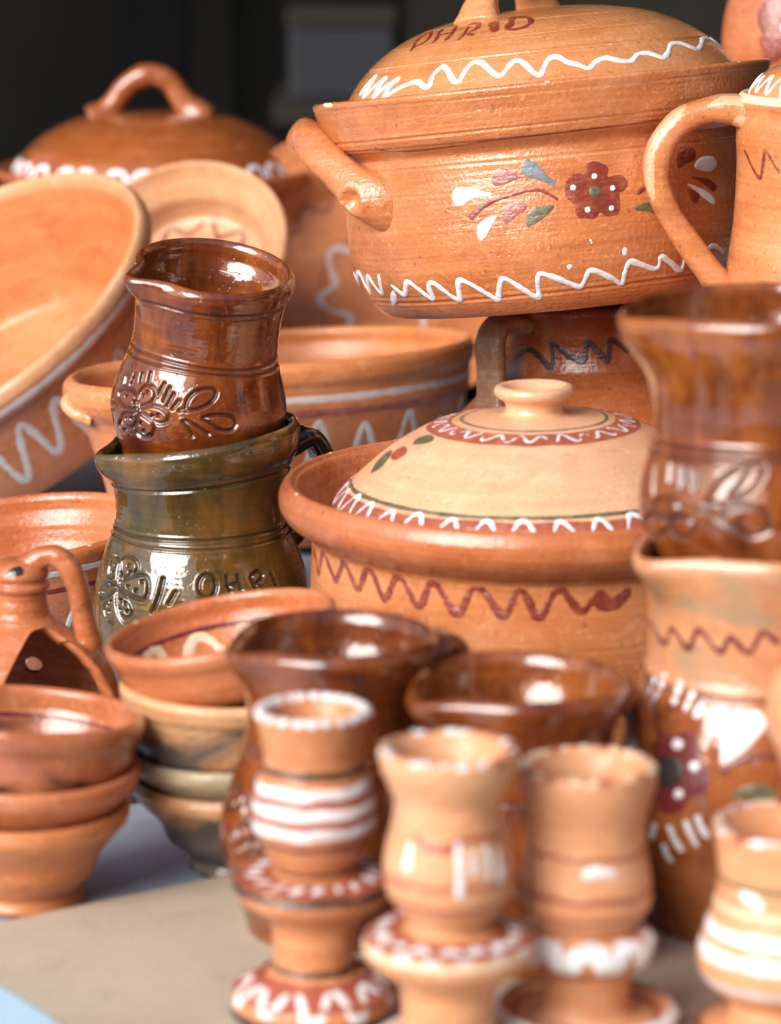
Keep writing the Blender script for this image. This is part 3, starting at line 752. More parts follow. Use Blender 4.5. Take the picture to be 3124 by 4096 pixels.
                        [(-31.05, 0.3091), (-31.39, 0.3057), (-32.55, 0.3034), (-34.1, 0.3027), (-35.47, 0.3042), (-36.11, 0.3072), (-35.79, 0.3106), (-34.63, 0.3129), (-33.06, 0.3136),
                         (-31.7, 0.3121)]),
                       ('painted_dot', 'white_slip', 0.0014,
                        [(-37.18, 0.2804), (-37.56, 0.2772), (-38.71, 0.2749), (-40.21, 0.2742), (-41.48, 0.2754), (-42.02, 0.2782), (-41.63, 0.2812), (-40.47, 0.2837), (-38.97, 0.2844),
                         (-37.73, 0.283)]),
                       ('painted_dot', 'white_slip', 0.0014,
                        [(-56.12, 0.3234), (-56.33, 0.3211), (-57.36, 0.3191), (-58.85, 0.3182), (-60.29, 0.3189), (-61.08, 0.3206), (-60.86, 0.3229), (-59.78, 0.3249), (-58.25, 0.3257),
                         (-56.86, 0.3252)]),
                       ('painted_dot', 'white_slip', 0.0014,
                        [(-55.14, 0.2724), (-55.59, 0.2699), (-56.79, 0.2679), (-58.33, 0.2669), (-59.66, 0.2674), (-60.21, 0.2692), (-59.7, 0.2719), (-58.42, 0.274), (-56.88, 0.275),
                         (-55.64, 0.2744)])],
             'strokes': [('painted_zigzag', 'plum_slip', 0.0024, 0.0003,
                          [(-91.96, 0.4126), (-92.08, 0.4139), (-86.14, 0.4261), (-79.09, 0.4271), (-63.45, 0.4156), (-61.05, 0.4181), (-57.58, 0.4326), (-54.44, 0.4317), (-46.49, 0.4181),
                           (-44.46, 0.4194), (-40.31, 0.4374), (-37.68, 0.4372), (-28.05, 0.4199), (-26.1, 0.4219), (-23.0, 0.4354), (-20.97, 0.4337), (-14.24, 0.4214), (-12.28, 0.4229),
                           (-7.29, 0.4421), (-5.1, 0.4414), (1.26, 0.4307)]),
                         ('painted_stem', 'plum_slip', 0.0022, 0.0003, [(-22.6, 0.3046), (-18.41, 0.3134), (-13.07, 0.3202), (-5.44, 0.3246), (0.64, 0.3236)]),
                         ('painted_dash', 'white_slip', 0.003, 0.0005, [(-44.68, 0.2459), (-41.78, 0.2325), (-38.16, 0.221)]),
                         ('painted_dash', 'white_slip', 0.003, 0.0005, [(-36.73, 0.2554), (-34.31, 0.2427), (-31.14, 0.2295)]),
                         ('painted_dash', 'white_slip', 0.003, 0.0005, [(-31.52, 0.2622), (-29.55, 0.251), (-26.38, 0.2402)]),
                         ('painted_dash', 'white_slip', 0.003, 0.0005, [(-48.27, 0.225), (-46.84, 0.2144), (-43.79, 0.2074)]),
                         ('painted_dash', 'white_slip', 0.003, 0.0005, [(-51.48, 0.2437), (-53.82, 0.2329), (-55.46, 0.2242)]),
                         ('painted_dash', 'white_slip', 0.003, 0.0005, [(-48.92, 0.3867), (-49.57, 0.3741), (-50.2, 0.3612)]),
                         ('painted_dash', 'white_slip', 0.003, 0.0005, [(-40.33, 0.3784), (-41.67, 0.3682), (-42.77, 0.3581)]),
                         ('painted_dash', 'white_slip', 0.003, 0.0005, [(-34.37, 0.3734), (-35.69, 0.3632), (-36.7, 0.3537)]),
                         ('painted_dash', 'white_slip', 0.003, 0.0005, [(-60.51, 0.3889), (-62.03, 0.3701), (-65.25, 0.3479)]),
                         ('painted_dash', 'white_slip', 0.003, 0.0005, [(-68.59, 0.3814), (-69.4, 0.3661), (-69.67, 0.3511)])]},
 'pitcher': {'blobs': [],
             'strokes': [('painted_zigzag', 'red_slip', 0.0022, 0.0003,
                          [(-73.12, 0.4672, 0.6), (-68.04, 0.4631), (-63.08, 0.4571), (-55.97, 0.4506), (-53.64, 0.4516), (-52.14, 0.4602), (-50.79, 0.4686), (-49.14, 0.4687), (-45.11, 0.4627),
                           (-39.03, 0.4549)])]},
 'right': {'carve': [[(-34.04, 0.287), (-27.49, 0.3169), (-13.73, 0.3342), (-8.39, 0.3312), (-12.19, 0.3091), (-23.94, 0.289), (-34.04, 0.287)],
                     [(-28.53, 0.2724), (-17.86, 0.2867), (-8.5, 0.2809), (-5.99, 0.2587), (-13.11, 0.2512), (-23.55, 0.2639), (-28.53, 0.2724)],
                     [(-47.99, 0.2762), (-49.22, 0.2682), (-53.33, 0.2619), (-59.11, 0.2592), (-64.48, 0.2614), (-66.9, 0.2679), (-65.13, 0.2765), (-60.11, 0.2835), (-54.38, 0.286), (-49.85, 0.2832),
                      (-47.99, 0.2762)],
                     [(-56.44, 0.2532), (-59.02, 0.2429), (-65.81, 0.233), (-75.78, 0.227), (-85.66, 0.2274), (-81.6, 0.2394), (-73.93, 0.253), (-67.38, 0.262), (-61.6, 0.2649), (-57.56, 0.2615),
                      (-56.44, 0.2532)],
                     [(-39.56, 0.2567), (-41.06, 0.2482), (-44.9, 0.2417), (-49.61, 0.2395), (-53.02, 0.2432), (-53.8, 0.251), (-51.93, 0.2597), (-48.24, 0.2659), (-44.01, 0.2675), (-40.71, 0.2639),
                      (-39.56, 0.2567)],
                     [(-72.35, 0.3182), (-66.92, 0.2844)], [(-58.48, 0.3274), (-56.56, 0.3052)], [(-50.7, 0.3269), (-48.19, 0.3019)], [(-85.5, 0.3082), (-82.8, 0.281)],
                     [(-43.86, 0.3259), (-40.41, 0.3012)], [(-35.05, 0.2772), (-27.54, 0.2854)], [(-13.69, 0.3311), (-22.98, 0.2987)]],
           'dots': []}}
#DECOR_END

def box_mesh(name, x0, x1, y0, y1, z0, z1, bevel=0.0):
    import bmesh
    bm = bmesh.new()
    bmesh.ops.create_cube(bm, size=1.0)
    for v in bm.verts:
        v.co = ((x0 + x1) / 2 + v.co.x * (x1 - x0), (y0 + y1) / 2 + v.co.y * (y1 - y0), (z0 + z1) / 2 + v.co.z * (z1 - z0))
    if bevel:
        bmesh.ops.bevel(bm, geom=list(bm.edges), offset=bevel, segments=2, affect='EDGES', profile=0.5)
    me = bpy.data.meshes.new(name)
    bm.to_mesh(me); bm.free()
    return me

# ---------------------------------------------------------------- the stall: table, step, dark interior
def setting():
    m, nt, p = new_mat('grey_table_cloth')
    w1 = noise(nt, (900, 2400, 900), 2); w2 = noise(nt, (2400, 900, 900), 2)
    pa = noise(nt, (14, 14, 14), 4, 0.6)
    f = math2(nt, 'ADD', math2(nt, 'MULTIPLY', pa, 0.6), math2(nt, 'MULTIPLY', math2(nt, 'ADD', w1, w2), 0.2))
    nt.links.new(ramp(nt, f, [(0.3, (0.30, 0.345, 0.42)), (0.7, (0.50, 0.56, 0.65))]), p.inputs['Base Color'])
    p.inputs['Roughness'].default_value = 0.9
    bump(nt, p, [(w1, 0.0004), (w2, 0.0004), (pa, 0.004)])
    # table top, gently uneven
    n = 60
    xs = np.linspace(-1.1, 1.1, n); ys = np.linspace(-0.95, 1.25, n)
    X, Y = np.meshgrid(xs, ys)
    Z = -0.0012 + 0.0010 * np.sin(X * 23 + 1) * np.sin(Y * 19)
    V = np.stack([X, Y, Z], -1).reshape(-1, 3)
    o = link('table_top', mesh_from('table_top', V, grid_faces(n, n, False)), m); o['kind'] = 'structure'
    md = o.modifiers.new('thick', 'SOLIDIFY'); md.thickness = 0.03; md.offset = -1

    m2, nt, p = new_mat('dark_stall_wood')
    g = noise(nt, (4, 60, 60), 4)
    nt.links.new(ramp(nt, g, [(0.3, (0.012, 0.009, 0.007)), (0.7, (0.03, 0.022, 0.016))]), p.inputs['Base Color'])
    p.inputs['Roughness'].default_value = 0.85
    for x0, x1, y0 in ((-0.185, 0.9, 0.57), (-0.9, -0.188, 0.665)):
        o = link('stall_step', box_mesh('stall_step', x0, x1, y0, 1.2, -0.0005, 0.0445, 0.003), m2); o['kind'] = 'structure'

    m3, nt, p = new_mat('interior_shade_black')  # near-black colour stands in for the shade inside the stall
    g = noise(nt, (3, 3, 1.2), 3)
    nt.links.new(ramp(nt, g, [(0.35, (0.006, 0.006, 0.006)), (0.7, (0.014, 0.014, 0.012))]), p.inputs['Base Color'])
    p.inputs['Roughness'].default_value = 0.95
    p.inputs['Specular IOR Level'].default_value = 0.1
    o = link('back_wall', box_mesh('back_wall', -2.2, 2.2, 2.9, 2.95, -0.8, 1.9), m3); o['kind'] = 'structure'
    o = link('side_light_block', box_mesh('side_light_block', 1.25, 1.28, -0.7, 2.85, -0.8, 1.45), m3); o['kind'] = 'structure'  # out of view, added to cut sky light from the right
    # unseen walls added opposite, and the paving, to darken what the glazes mirror
    m7, nt, p = new_mat('light_block_dark')
    nt.links.new(ramp(nt, noise(nt, (1.5, 1.5, 1.5), 3), [(0.3, (0.05, 0.045, 0.04)), (0.7, (0.12, 0.10, 0.085))]), p.inputs['Base Color'])
    p.inputs['Roughness'].default_value = 0.9
    o = link('opposite_light_block', box_mesh('opposite_light_block', -7, 7, -5.2, -5.0, -0.8, 1.15), m7); o['kind'] = 'structure'
    o = link('opposite_light_block', box_mesh('opposite_light_block', -0.55, 7, -5.35, -5.21, -0.8, 3.7), m7); o['kind'] = 'structure'  # taller block, shaped to shut out sky light from front right
    m8, nt, p = new_mat('paving')
    nt.links.new(ramp(nt, noise(nt, (3, 3, 3), 4), [(0.3, (0.10, 0.095, 0.09)), (0.7, (0.17, 0.16, 0.15))]), p.inputs['Base Color'])
    p.inputs['Roughness'].default_value = 0.85
    o = link('ground', box_mesh('ground', -40, 40, -40, 40, -0.86, -0.81), m8); o['kind'] = 'structure'
    m5, nt, p = new_mat('dim_painted_board')
    nt.links.new(ramp(nt, noise(nt, (4, 4, 4), 3), [(0.3, (0.020, 0.018, 0.013)), (0.7, (0.034, 0.030, 0.020))]), p.inputs['Base Color'])
    p.inputs['Roughness'].default_value = 0.9
    o = link('back_board', box_mesh('back_board', 0.02, 1.2, 2.80, 2.84, -0.8, 1.6), m5); o['kind'] = 'structure'
    o = link('stall_post', box_mesh('stall_post', -0.31, -0.255, 2.45, 2.52, -0.8, 1.6), m3); o['kind'] = 'structure'
    o = link('stall_post', box_mesh('stall_post', -0.20, -0.145, 2.55, 2.62, -0.8, 1.6), m3); o['kind'] = 'structure'
    m6, nt, p = new_mat('dim_blue_grey_card')
    nt.links.new(ramp(nt, noise(nt, (6, 6, 6), 2), [(0.3, (0.020, 0.021, 0.028)), (0.7, (0.028, 0.030, 0.038))]), p.inputs['Base Color'])
    b = thing('storage_box', 'dim grey box in the dark behind the lettered lid', 'box', (-0.0576, 2.3, 0.112))
    link('carton', box_mesh('carton', -0.062, 0.062, 0, 0.15, 0, 0.085, 0.004), m6, b)
    link('box_flap', box_mesh('box_flap', -0.066, 0.066, -0.006, 0.156, 0.0865, 0.104, 0.003), m5, b)
    o = link('back_shelf', box_mesh('back_shelf', -0.14, 1.1, 2.28, 2.55, 0.085, 0.111, 0.002), m2); o['kind'] = 'structure'
    # unseen canvas roof above and behind the wares, added to hold back sky light
    m4, nt, p = new_mat('dark_awning_canvas')
    g = noise(nt, (40, 40, 40), 3)
    nt.links.new(ramp(nt, g, [(0.3, (0.035, 0.030, 0.026)), (0.7, (0.06, 0.052, 0.045))]), p.inputs['Base Color'])
    p.inputs['Roughness'].default_value = 0.9
    a = thing('sky_block_awning', 'unseen dark canvas awning, added above the table to block sky light', 'awning', (0, 0, 0))
    n = 24
    X, Y = np.meshgrid(np.linspace(-1.9, 1.9, n), np.linspace(AWN_Y, 2.9, n))
    Z = AWN_Z + 0.12 * (Y - AWN_Y) + 0.02 * np.sin(X * 4) * np.sin(Y * 2)
    c = link('canvas', mesh_from('canvas', np.stack([X, Y, Z], -1).reshape(-1, 3), grid_faces(n, n, False)), m4, a)
    c.modifiers.new('thick', 'SOLIDIFY').thickness = 0.006
    for x in (-1.8, 1.8):
        link('post', box_mesh('post', x - 0.03, x + 0.03, AWN_Y + 0.05, AWN_Y + 0.11, -0.8, AWN_Z - 0.02, 0.004), m2, a)
    return m2

AWN_Y, AWN_Z = 0.55, 1.5
stall_wood = setting()

# ---------------------------------------------------------------- jugs
def jug(key, name, label, outer, loc, mat, th=0.0042, spout=None, lipwarp=None, rot=(0, 0, 0), hang=110, hz=(0, 0), hout=0.03,
        hmat=None, hw=0.02, hth=0.011, rings=(), dense=None, ns=None, carve=None, floor=None, group='glazed jugs', seed=1, split=None):
    """outer listed from the top down as measured"""
    o = thing(name, label, 'jug', loc, rot, group)
    prof = list(reversed(outer))
    pot = Thrown(hollow(prof, th, prof[0][1] + 0.006 if floor is None else floor), 8, seed, wobble=0.005, ridge=0.00009, spout=spout, lipwarp=lipwarp)
    POTS[key] = pot
    d = DECOR.get(key, {})
    cv = None
    if rings or d.get('carve') or d.get('dots'):
        cv = carver(d.get('carve', []), d.get('dots', []), rings=[(pot.t_of_z(z), w, dp) for z, w, dp in rings])
    if split:
        ts = pot.t_of_z(split[0])
        pot.mesh('belly', split[1], o, nth=160, dense=dense, carve=cv, ns=ns, t1=ts)
        pot.mesh('neck', mat, o, nth=160, dense=dense, carve=cv, ns=ns, t0=ts)
    else:
        pot.mesh('body', mat, o, nth=160, dense=dense, carve=cv, ns=ns)
    # handle
    zt, zb = hz
    rt = float(np.interp(pot.t_of_z(zt), pot.s, pot.P[:, 0])); rb = float(np.interp(pot.t_of_z(zb), pot.s, pot.P[:, 0]))
    path = [polar(hang, rt - 0.003, zt), polar(hang, rt + hout * 0.55, zt + 0.003), polar(hang, rt + hout, zt - 0.014),
            polar(hang, max(rt, rb) + hout * 0.92, (zt * 0.55 + zb * 0.45)), polar(hang, rb + hout * 0.5, zb + 0.012), polar(hang, rb - 0.003, zb)]
    handle('handle', path, hw, hth, hmat or mat, o, groove=0.25)
    return o, pot

# green jug, its base on the table
green, pot_green = jug('green', 'glazed_jug', 'olive green glazed jug with incised flower and lettering, carrying the smaller brown jug',
    [(0.0497, 0.1430), (0.0503, 0.1385), (0.0497, 0.1325), (0.0462, 0.1262), (0.0437, 0.1150), (0.0433, 0.1060), (0.0441, 0.0985), (0.0490, 0.0850), (0.0546, 0.0655), (0.0552, 0.0520), (0.0520, 0.0340), (0.0440, 0.0130), (0.0395, 0.0030), (0.0385, 0.0)],
    (-0.0952, -0.02, 0), M['green_glaze'], spout=(-66, 0.0062, 0.24, -0.001, 0.028), lipwarp=(95, 0.0065, 0.045),
    hang=118, hz=(0.134, 0.085), hout=0.020, hmat=M['black_glaze'], hw=0.018, hth=0.011, dense=(-100, 100, 420, 60), ns=380,
    rings=[(0.0985, 0.0007, 0.0008), (0.0945, 0.0006, 0.0006), (0.1245, 0.0009, 0.0008)], seed=3)

# brown jug standing in the green one, leaning right
brown, pot_brown = jug('brown', 'glazed_jug', 'small brown glazed jug with incised flower, leaning right in the mouth of the green jug',
    [(0.0402, 0.0975), (0.0407, 0.0945), (0.0398, 0.0905), (0.0374, 0.0840), (0.0362, 0.0740), (0.0360, 0.0640), (0.0366, 0.0560), (0.0408, 0.0430), (0.0439, 0.0300), (0.0434, 0.0220), (0.0405, 0.0120), (0.0365, 0.0030), (0.0355, 0.0)],
    (-0.0990, -0.016, 0.1305), M['brown_glaze'], spout=(-58, 0.0080, 0.22, -0.0020, 0.026), lipwarp=(185, 0.0052, 0.05), rot=(4.5, 6.6, 0),
    hang=168, hz=(0.085, 0.045), hout=0.016, hw=0.016, hth=0.010, dense=(-100, 100, 400, 60), ns=300,
    rings=[(0.0565, 0.0007, 0.0008), (0.0530, 0.0006, 0.0007), (0.0868, 0.0009, 0.0005)], seed=5)

# right-hand pair
painted, pot_painted = jug('painted', 'painted_jug', 'pinkish clay jug with painted dark flower and zigzag, under the right edge brown jug',
    [(0.0518, 0.1620), (0.0522, 0.1580), (0.0502, 0.1500), (0.0473, 0.1374), (0.0468, 0.1180), (0.0480, 0.1100), (0.0530, 0.0955), (0.0572, 0.0760), (0.0575, 0.0550), (0.0540, 0.0334), (0.0488, 0.0134), (0.0465, 0.0030), (0.0458, 0.0)],
    (0.1510, -0.35, 0), M['blush'], spout=(-62, 0.0085, 0.30, -0.003, 0.03), hang=115, hz=(0.152, 0.085), hout=0.03,
    rings=[(0.1085, 0.0010, 0.0010), (0.114, 0.0006, 0.0005)], dense=(-110, 110, 220, 50), ns=200, group='painted jugs', seed=9, split=(0.1085, M['amber_glaze']))
right_jug, pot_right = jug('right', 'glazed_jug', 'large brown glazed jug standing in the mouth of the painted clay jug at right edge',
    [(0.0562, 0.1270), (0.0566, 0.1240), (0.0548, 0.1160), (0.0496, 0.1040), (0.0462, 0.0920), (0.0456, 0.0790), (0.0478, 0.0705), (0.0520, 0.0540), (0.0520, 0.0440), (0.0446, 0.0270), (0.0391, 0.0100), (0.0372, 0.002), (0.0365, 0.0)],
    (0.1530, -0.35, 0.1300), M['red_glaze'], spout=(-75, 0.0055, 0.32, -0.002, 0.035), rot=(0, -1.5, 0), hang=105, hz=(0.112, 0.06), hout=0.03,
    dense=(-110, 110, 300, 50), ns=260, rings=[(0.0760, 0.0009, 0.0009), (0.0725, 0.0008, 0.0007)], seed=11)

# front pair behind the candlesticks
front_l, pot_front = jug('front', 'glazed_jug', 'tall dark brown glazed jug behind the striped candlestick, beside the four bowl stack',
    [(0.0420, 0.1240), (0.0423, 0.1212), (0.0402, 0.1140), (0.0368, 0.1030), (0.0360, 0.0890), (0.0400, 0.0730), (0.0467, 0.0520), (0.0470, 0.0400), (0.0430, 0.0250), (0.0372, 0.0080), (0.0365, 0.0025), (0.0355, 0.0)],
    (-0.0222, -0.362, -0.0), M['brown_glaze'], th=0.0058, spout=(-66, 0.0045, 0.30, -0.003, 0.03), hang=112, hz=(0.115, 0.07), hout=0.016,
    dense=(-100, 100, 240, 50), ns=220, rings=[(0.0840, 0.0008, 0.0008), (0.0805, 0.0008, 0.0008)], seed=13)
front_r, pot_frontr = jug('frontr', 'glazed_jug', 'lower amber brown glazed jug behind the two middle candlesticks',
    [(0.0432, 0.1140), (0.0434, 0.1112), (0.0410, 0.1040), (0.0375, 0.0940), (0.0367, 0.0800), (0.0412, 0.0640), (0.0468, 0.0459), (0.0468, 0.0344), (0.0430, 0.0210), (0.0372, 0.0060), (0.0365, 0.002), (0.0355, 0.0)],
    (0.0500, -0.392, 0), M['red_glaze'], th=0.0058, spout=(-62, 0.0050, 0.30, -0.004, 0.03), hang=108, hz=(0.104, 0.06), hout=0.012,
    rings=[(0.0760, 0.0008, 0.0008), (0.0725, 0.0008, 0.0008)], dense=(-100, 100, 160, 50), ns=120, seed=15)

# ---------------------------------------------------------------- cream-lidded casserole
def casserole():
    o = thing('casserole_pot', 'wide orange clay casserole with red zigzag band, under the cream lid', 'pot', (0.0693, -0.10, 0), (0, 0, 0))
    outer = [(0.0960, 0.0), (0.1000, 0.006), (0.1040, 0.022), (0.1070, 0.052), (0.1080, 0.0865), (0.1075, 0.1080), (0.1086, 0.1112), (0.1135, 0.1142), (0.1198, 0.1188), (0.1229, 0.1245), (0.1230, 0.1305), (0.1207, 0.1355)]
    inner = [(0.1140, 0.1345), (0.1085, 0.1270), (0.1035, 0.1195), (0.1000, 0.1150), (0.0985, 0.1080), (0.1000, 0.080), (0.0990, 0.03)]
    pot = Thrown(hollow(outer, 0.005, 0.007, 0.3, inner), 8, 21, wobble=0.004, ridge=0.00025)
    POTS['casserole'] = pot
    tb = pot.t_of_z(0.1092)
    ti = pot.t_of_z(0.1195, True)
    pot.mesh('body', M['orange'], o, 200, 0.0, tb)
    pot.mesh('rim', M['red_clay'], o, 200, tb, ti)
    pot.mesh('inner_wall', M['red_clay'], o, 128, ti, 1.0)
    l = thing('pot_lid', 'cream domed lid with round knob, red and green rings and white zigzags', 'lid', (0.0693, -0.10, 0.1215), (0, -1.0, 0))
    prof = [(0.0985, 0.0), (0.0975, 0.0030), (0.0945, 0.0080), (0.0867, 0.0158), (0.0706, 0.0295), (0.0554, 0.0388), (0.0480, 0.0420), (0.0354, 0.0447), (0.0210, 0.0463), (0.0152, 0.0473),
            (0.0136, 0.0500), (0.0146, 0.0532), (0.0183, 0.0558), (0.0192, 0.0582), (0.0180, 0.0604), (0.0150, 0.0607), (0.0110, 0.0577), (0.006, 0.0557), (0.0, 0.0552)]
    lid = Thrown(prof, 8, 23, wobble=0.003, ridge=0.00012)
    lid.ilip = len(lid.P) - 1
    POTS['creamlid'] = lid
    tk = lid.s[int(np.argmin(np.hypot(lid.P[:, 0] - 0.0152, lid.P[:, 1] - 0.0473)))]
    lid.mesh('dome', M['cream'], l, 200, 0.0, tk)
    lid.mesh('knob', M['cream'], l, 96, tk, 1.0)
    under = Thrown([(0.0960, -0.0002), (0.090, 0.008), (0.0706, 0.0245), (0.04, 0.039), (0.0, 0.0425)], 6, 23)
    under.mesh('underside', M['cream'], l, 96)
    return o, pot, l, lid

casserole_o, pot_cass, creamlid_o, pot_clid = casserole()

# ---------------------------------------------------------------- painted pot with lettered lid, tilted on the dark pot
def ohrid():
    rot = (-4.8, -5.8, 0)
    o = thing('casserole_pot', 'painted terracotta pot with red flower and white zigzag, tilted on top of the dark pot', 'pot', (0.0920, 0.12, 0.1915), rot)
    outer = [(0.0920, 0.0), (0.0965, 0.0025), (0.1025, 0.0095), (0.1088, 0.0220), (0.1114, 0.0400), (0.1110, 0.0620), (0.1098, 0.0800), (0.1098, 0.0845), (0.1122, 0.0872), (0.1172, 0.0918), (0.1200, 0.1000), (0.1219, 0.1110), (0.1228, 0.1155)]
    inner = [(0.1185, 0.1140), (0.1155, 0.1080), (0.1100, 0.1045), (0.1030, 0.1020), (0.0985, 0.0960), (0.0990, 0.07), (0.099, 0.03)]
    pot = Thrown(hollow(outer, 0.004, 0.007, 0.35, inner), 8, 31, wobble=0.004, ridge=0.00009)
    POTS['ohrid'] = pot
    tb = pot.t_of_z(0.0842)
    ti = pot.t_of_z(0.1015, True)
    pot.mesh('body', M['ohrid'], o, 240, 0.0, tb, ns=320, carve=carver([], rings=[(pot.t_of_z(0.0785), 0.0006, 0.0005), (pot.t_of_z(0.0100), 0.0008, 0.0006), (pot.t_of_z(0.0130), 0.0004, 0.0003)]))
    pot.mesh('rim', M['ohrid'], o, 240, tb, ti, ns=320, carve=carver([], rings=[(pot.t_of_z(0.0955), 0.0006, 0.0006), (pot.t_of_z(0.0905), 0.0005, 0.0004), (pot.t_of_z(0.1120), 0.0004, 0.0003)]))
    pot.mesh('inner_wall', M['ohrid'], o, 128, ti, 1.0)
    # ear handles: a loop standing out and up on each side
    for s in (-1, 1):
        c = -90 if s < 0 else 122
        pa = [polar(c - 40 * s, 0.080, 0.0540), polar(c - 32 * s, 0.1110, 0.0655), polar(c - 22 * s, 0.1210, 0.0820), polar(c - 11 * s, 0.1265, 0.0955),
              polar(c + 1 * s, 0.1285, 0.1000), polar(c + 12 * s, 0.1265, 0.0960), polar(c + 21 * s, 0.121, 0.0830), polar(c + 28 * s, 0.1125, 0.0665), polar(c + 40 * s, 0.082, 0.045)]
        handle('handle', pa, 0.0200, 0.0175, M['ohrid'], o, n=16, ref=(s * -0.62, 0, 0.78), endscale=(1.85, 1.85), seg=48,
               dents=[((polar(c - 31 * s, 0.1165, 0.0650)), (s * 0.72, -0.66, 0.12), 0.0050, 0.0045)])
    l = thing('pot_lid', 'ochre domed lid lettered in red with white zigzag edge and loop handle', 'lid', Vector((0.0920, 0.12, 0.1915)) + Euler([R(a) for a in rot]).to_matrix() @ Vector((0, 0, 0.1030)), rot)
    prof = [(0.1095, 0.0), (0.1090, 0.0030), (0.1065, 0.0090), (0.1015, 0.0165), (0.0930, 0.0265), (0.0810, 0.0360), (0.0650, 0.0440), (0.0470, 0.0490), (0.0260, 0.0520), (0.0, 0.0530)]
    lid = Thrown(prof, 9, 33, wobble=0.003, ridge=0.00008)
    lid.ilip = len(lid.P) - 1
    POTS['ohridlid'] = lid
    lid.mesh('dome', M['ohrid_lid'], l, 240, ns=260, carve=carver([], rings=[(lid.t_of_z(0.0285), 0.0005, 0.0005), (lid.t_of_z(0.0380), 0.0004, 0.0003), (lid.t_of_z(0.0460), 0.0004, 0.0003), (lid.t_of_z(0.0040), 0.0005, 0.0004)]))
    under = Thrown([(0.1075, -0.0002), (0.099, 0.0135), (0.080, 0.0305), (0.047, 0.0435), (0.0, 0.0480)], 6, 33)
    under.mesh('underside', M['ohrid_lid'], l, 96)
    handle('loop_handle', [(-0.031, -0.028, 0.0450), (-0.028, -0.021, 0.0570), (-0.020, -0.006, 0.0710), (-0.010, 0.012, 0.0750), (-0.001, 0.030, 0.0670), (0.006, 0.042, 0.0440)],
           0.018, 0.012, M['ohrid_lid'], l, ref=(-0.88, 0.47, 0), endscale=(1.5, 1.5))
    return o, pot, l, lid

ohrid_o, pot_ohrid, ohridlid_o, pot_olid = ohrid()

# dark pot that carries it
def dark_pot():
    o = thing('handled_pot', 'dark shaded pot with black zigzag and worn strap handle, beneath the tilted painted pot', 'pot', (0.1225, 0.15, 0.0), (-3, -2.2, 0))
    outer = [(0.060, 0.0), (0.0665, 0.006), (0.083, 0.040), (0.0890, 0.090), (0.0830, 0.120), (0.0700, 0.134), (0.0570, 0.150), (0.0545, 0.160), (0.0552, 0.172), (0.0585, 0.1835)]
    pot = Thrown(hollow(outer, 0.005, 0.007), 8, 41, wobble=0.004)
    POTS['dark'] = pot
    pot.mesh('body', M['dark_clay'], o, 160)
    a = -57
    handle('handle', [polar(a, 0.054, 0.176), polar(a, 0.0660, 0.1790), polar(a, 0.0735, 0.170), polar(a, 0.0740, 0.150), polar(a, 0.0760, 0.130), polar(a, 0.0800, 0.114)], 0.0230, 0.010, M['worn'], o, groove=0.2)
    return o, pot
dark_o, pot_dark = dark_pot()

# tall pitcher on the right with its lid
def pitcher():
    o = thing('lidded_pitcher', 'tall orange pitcher with cream washed rim and thick strap handle, right of the lettered pot', 'pitcher', (0.2215, 0.01, 0))
    outer = [(0.050, 0.0), (0.0545, 0.006), (0.062, 0.05), (0.0655, 0.11), (0.0615, 0.17), (0.0530, 0.2175), (0.0488, 0.250), (0.0478, 0.2786), (0.0484, 0.2890), (0.0480, 0.2960), (0.0475, 0.302), (0.0478, 0.3090)]
    pot = Thrown(hollow(outer, 0.005, 0.007), 8, 51, wobble=0.004)
    POTS['pitcher'] = pot
    pot.mesh('body', M['orange'], o, 160, 0, pot.t_of_z(0.3075))
    pot.mesh('rim', M['cream_slip'], o, 160, pot.t_of_z(0.3075), pot.t_of_z(0.300, True))
    pot.mesh('inner_wall', M['orange'], o, 96, pot.t_of_z(0.300, True), 1)
    def q(x, y):
        return ((x - 1785) / 4255, 0, 0.302 - (y - 240) / 4160)
    pa = [q(1612, 246), q(1570, 236), q(1520, 238), q(1460, 262), q(1420, 315), q(1412, 380), q(1432, 440), q(1478, 510), q(1535, 585), q(1580, 640)]
    handle('handle', pa, 0.021, 0.0145, M['orange'], o, n=26, seg=64, ref=(0, 1, 0), endscale=(1.3, 1.25), groove=0.12,
           wash=(M['cream'], lambda c, nn: (nn.x < -0.30 + 0.10 * math.sin(c.z * 260) and c.z > 0.262 + 0.004 * math.sin(c.y * 900)) or (nn.z > 0.35 and c.x > -0.062 + 0.004 * math.sin(c.y * 700) and c.z > 0.29)))
    l = thing('pot_lid', 'small orange lid with white zigzag on the tall pitcher', 'lid', (0.2215, 0.01, 0.3090))
    lid = Thrown([(0.0425, 0.0), (0.0415, 0.004), (0.036, 0.011), (0.026, 0.017), (0.012, 0.020), (0.007, 0.022), (0.006, 0.025), (0.0095, 0.029), (0.008, 0.033), (0.0, 0.034)], 8, 53)
    lid.ilip = len(lid.P) - 1
    POTS['pitcherlid'] = lid
    lid.mesh('dome', M['ohrid_lid'], l, 128)
    stroke(lid, zigzag(-178, 178, 24, lid.t_of_z(0.003), lid.t_of_z(0.011), 3), 0.0019, M['white_slip'], l, 'painted_zigzag')
    return o, pot
pitcher_o, pot_pitcher = pitcher()

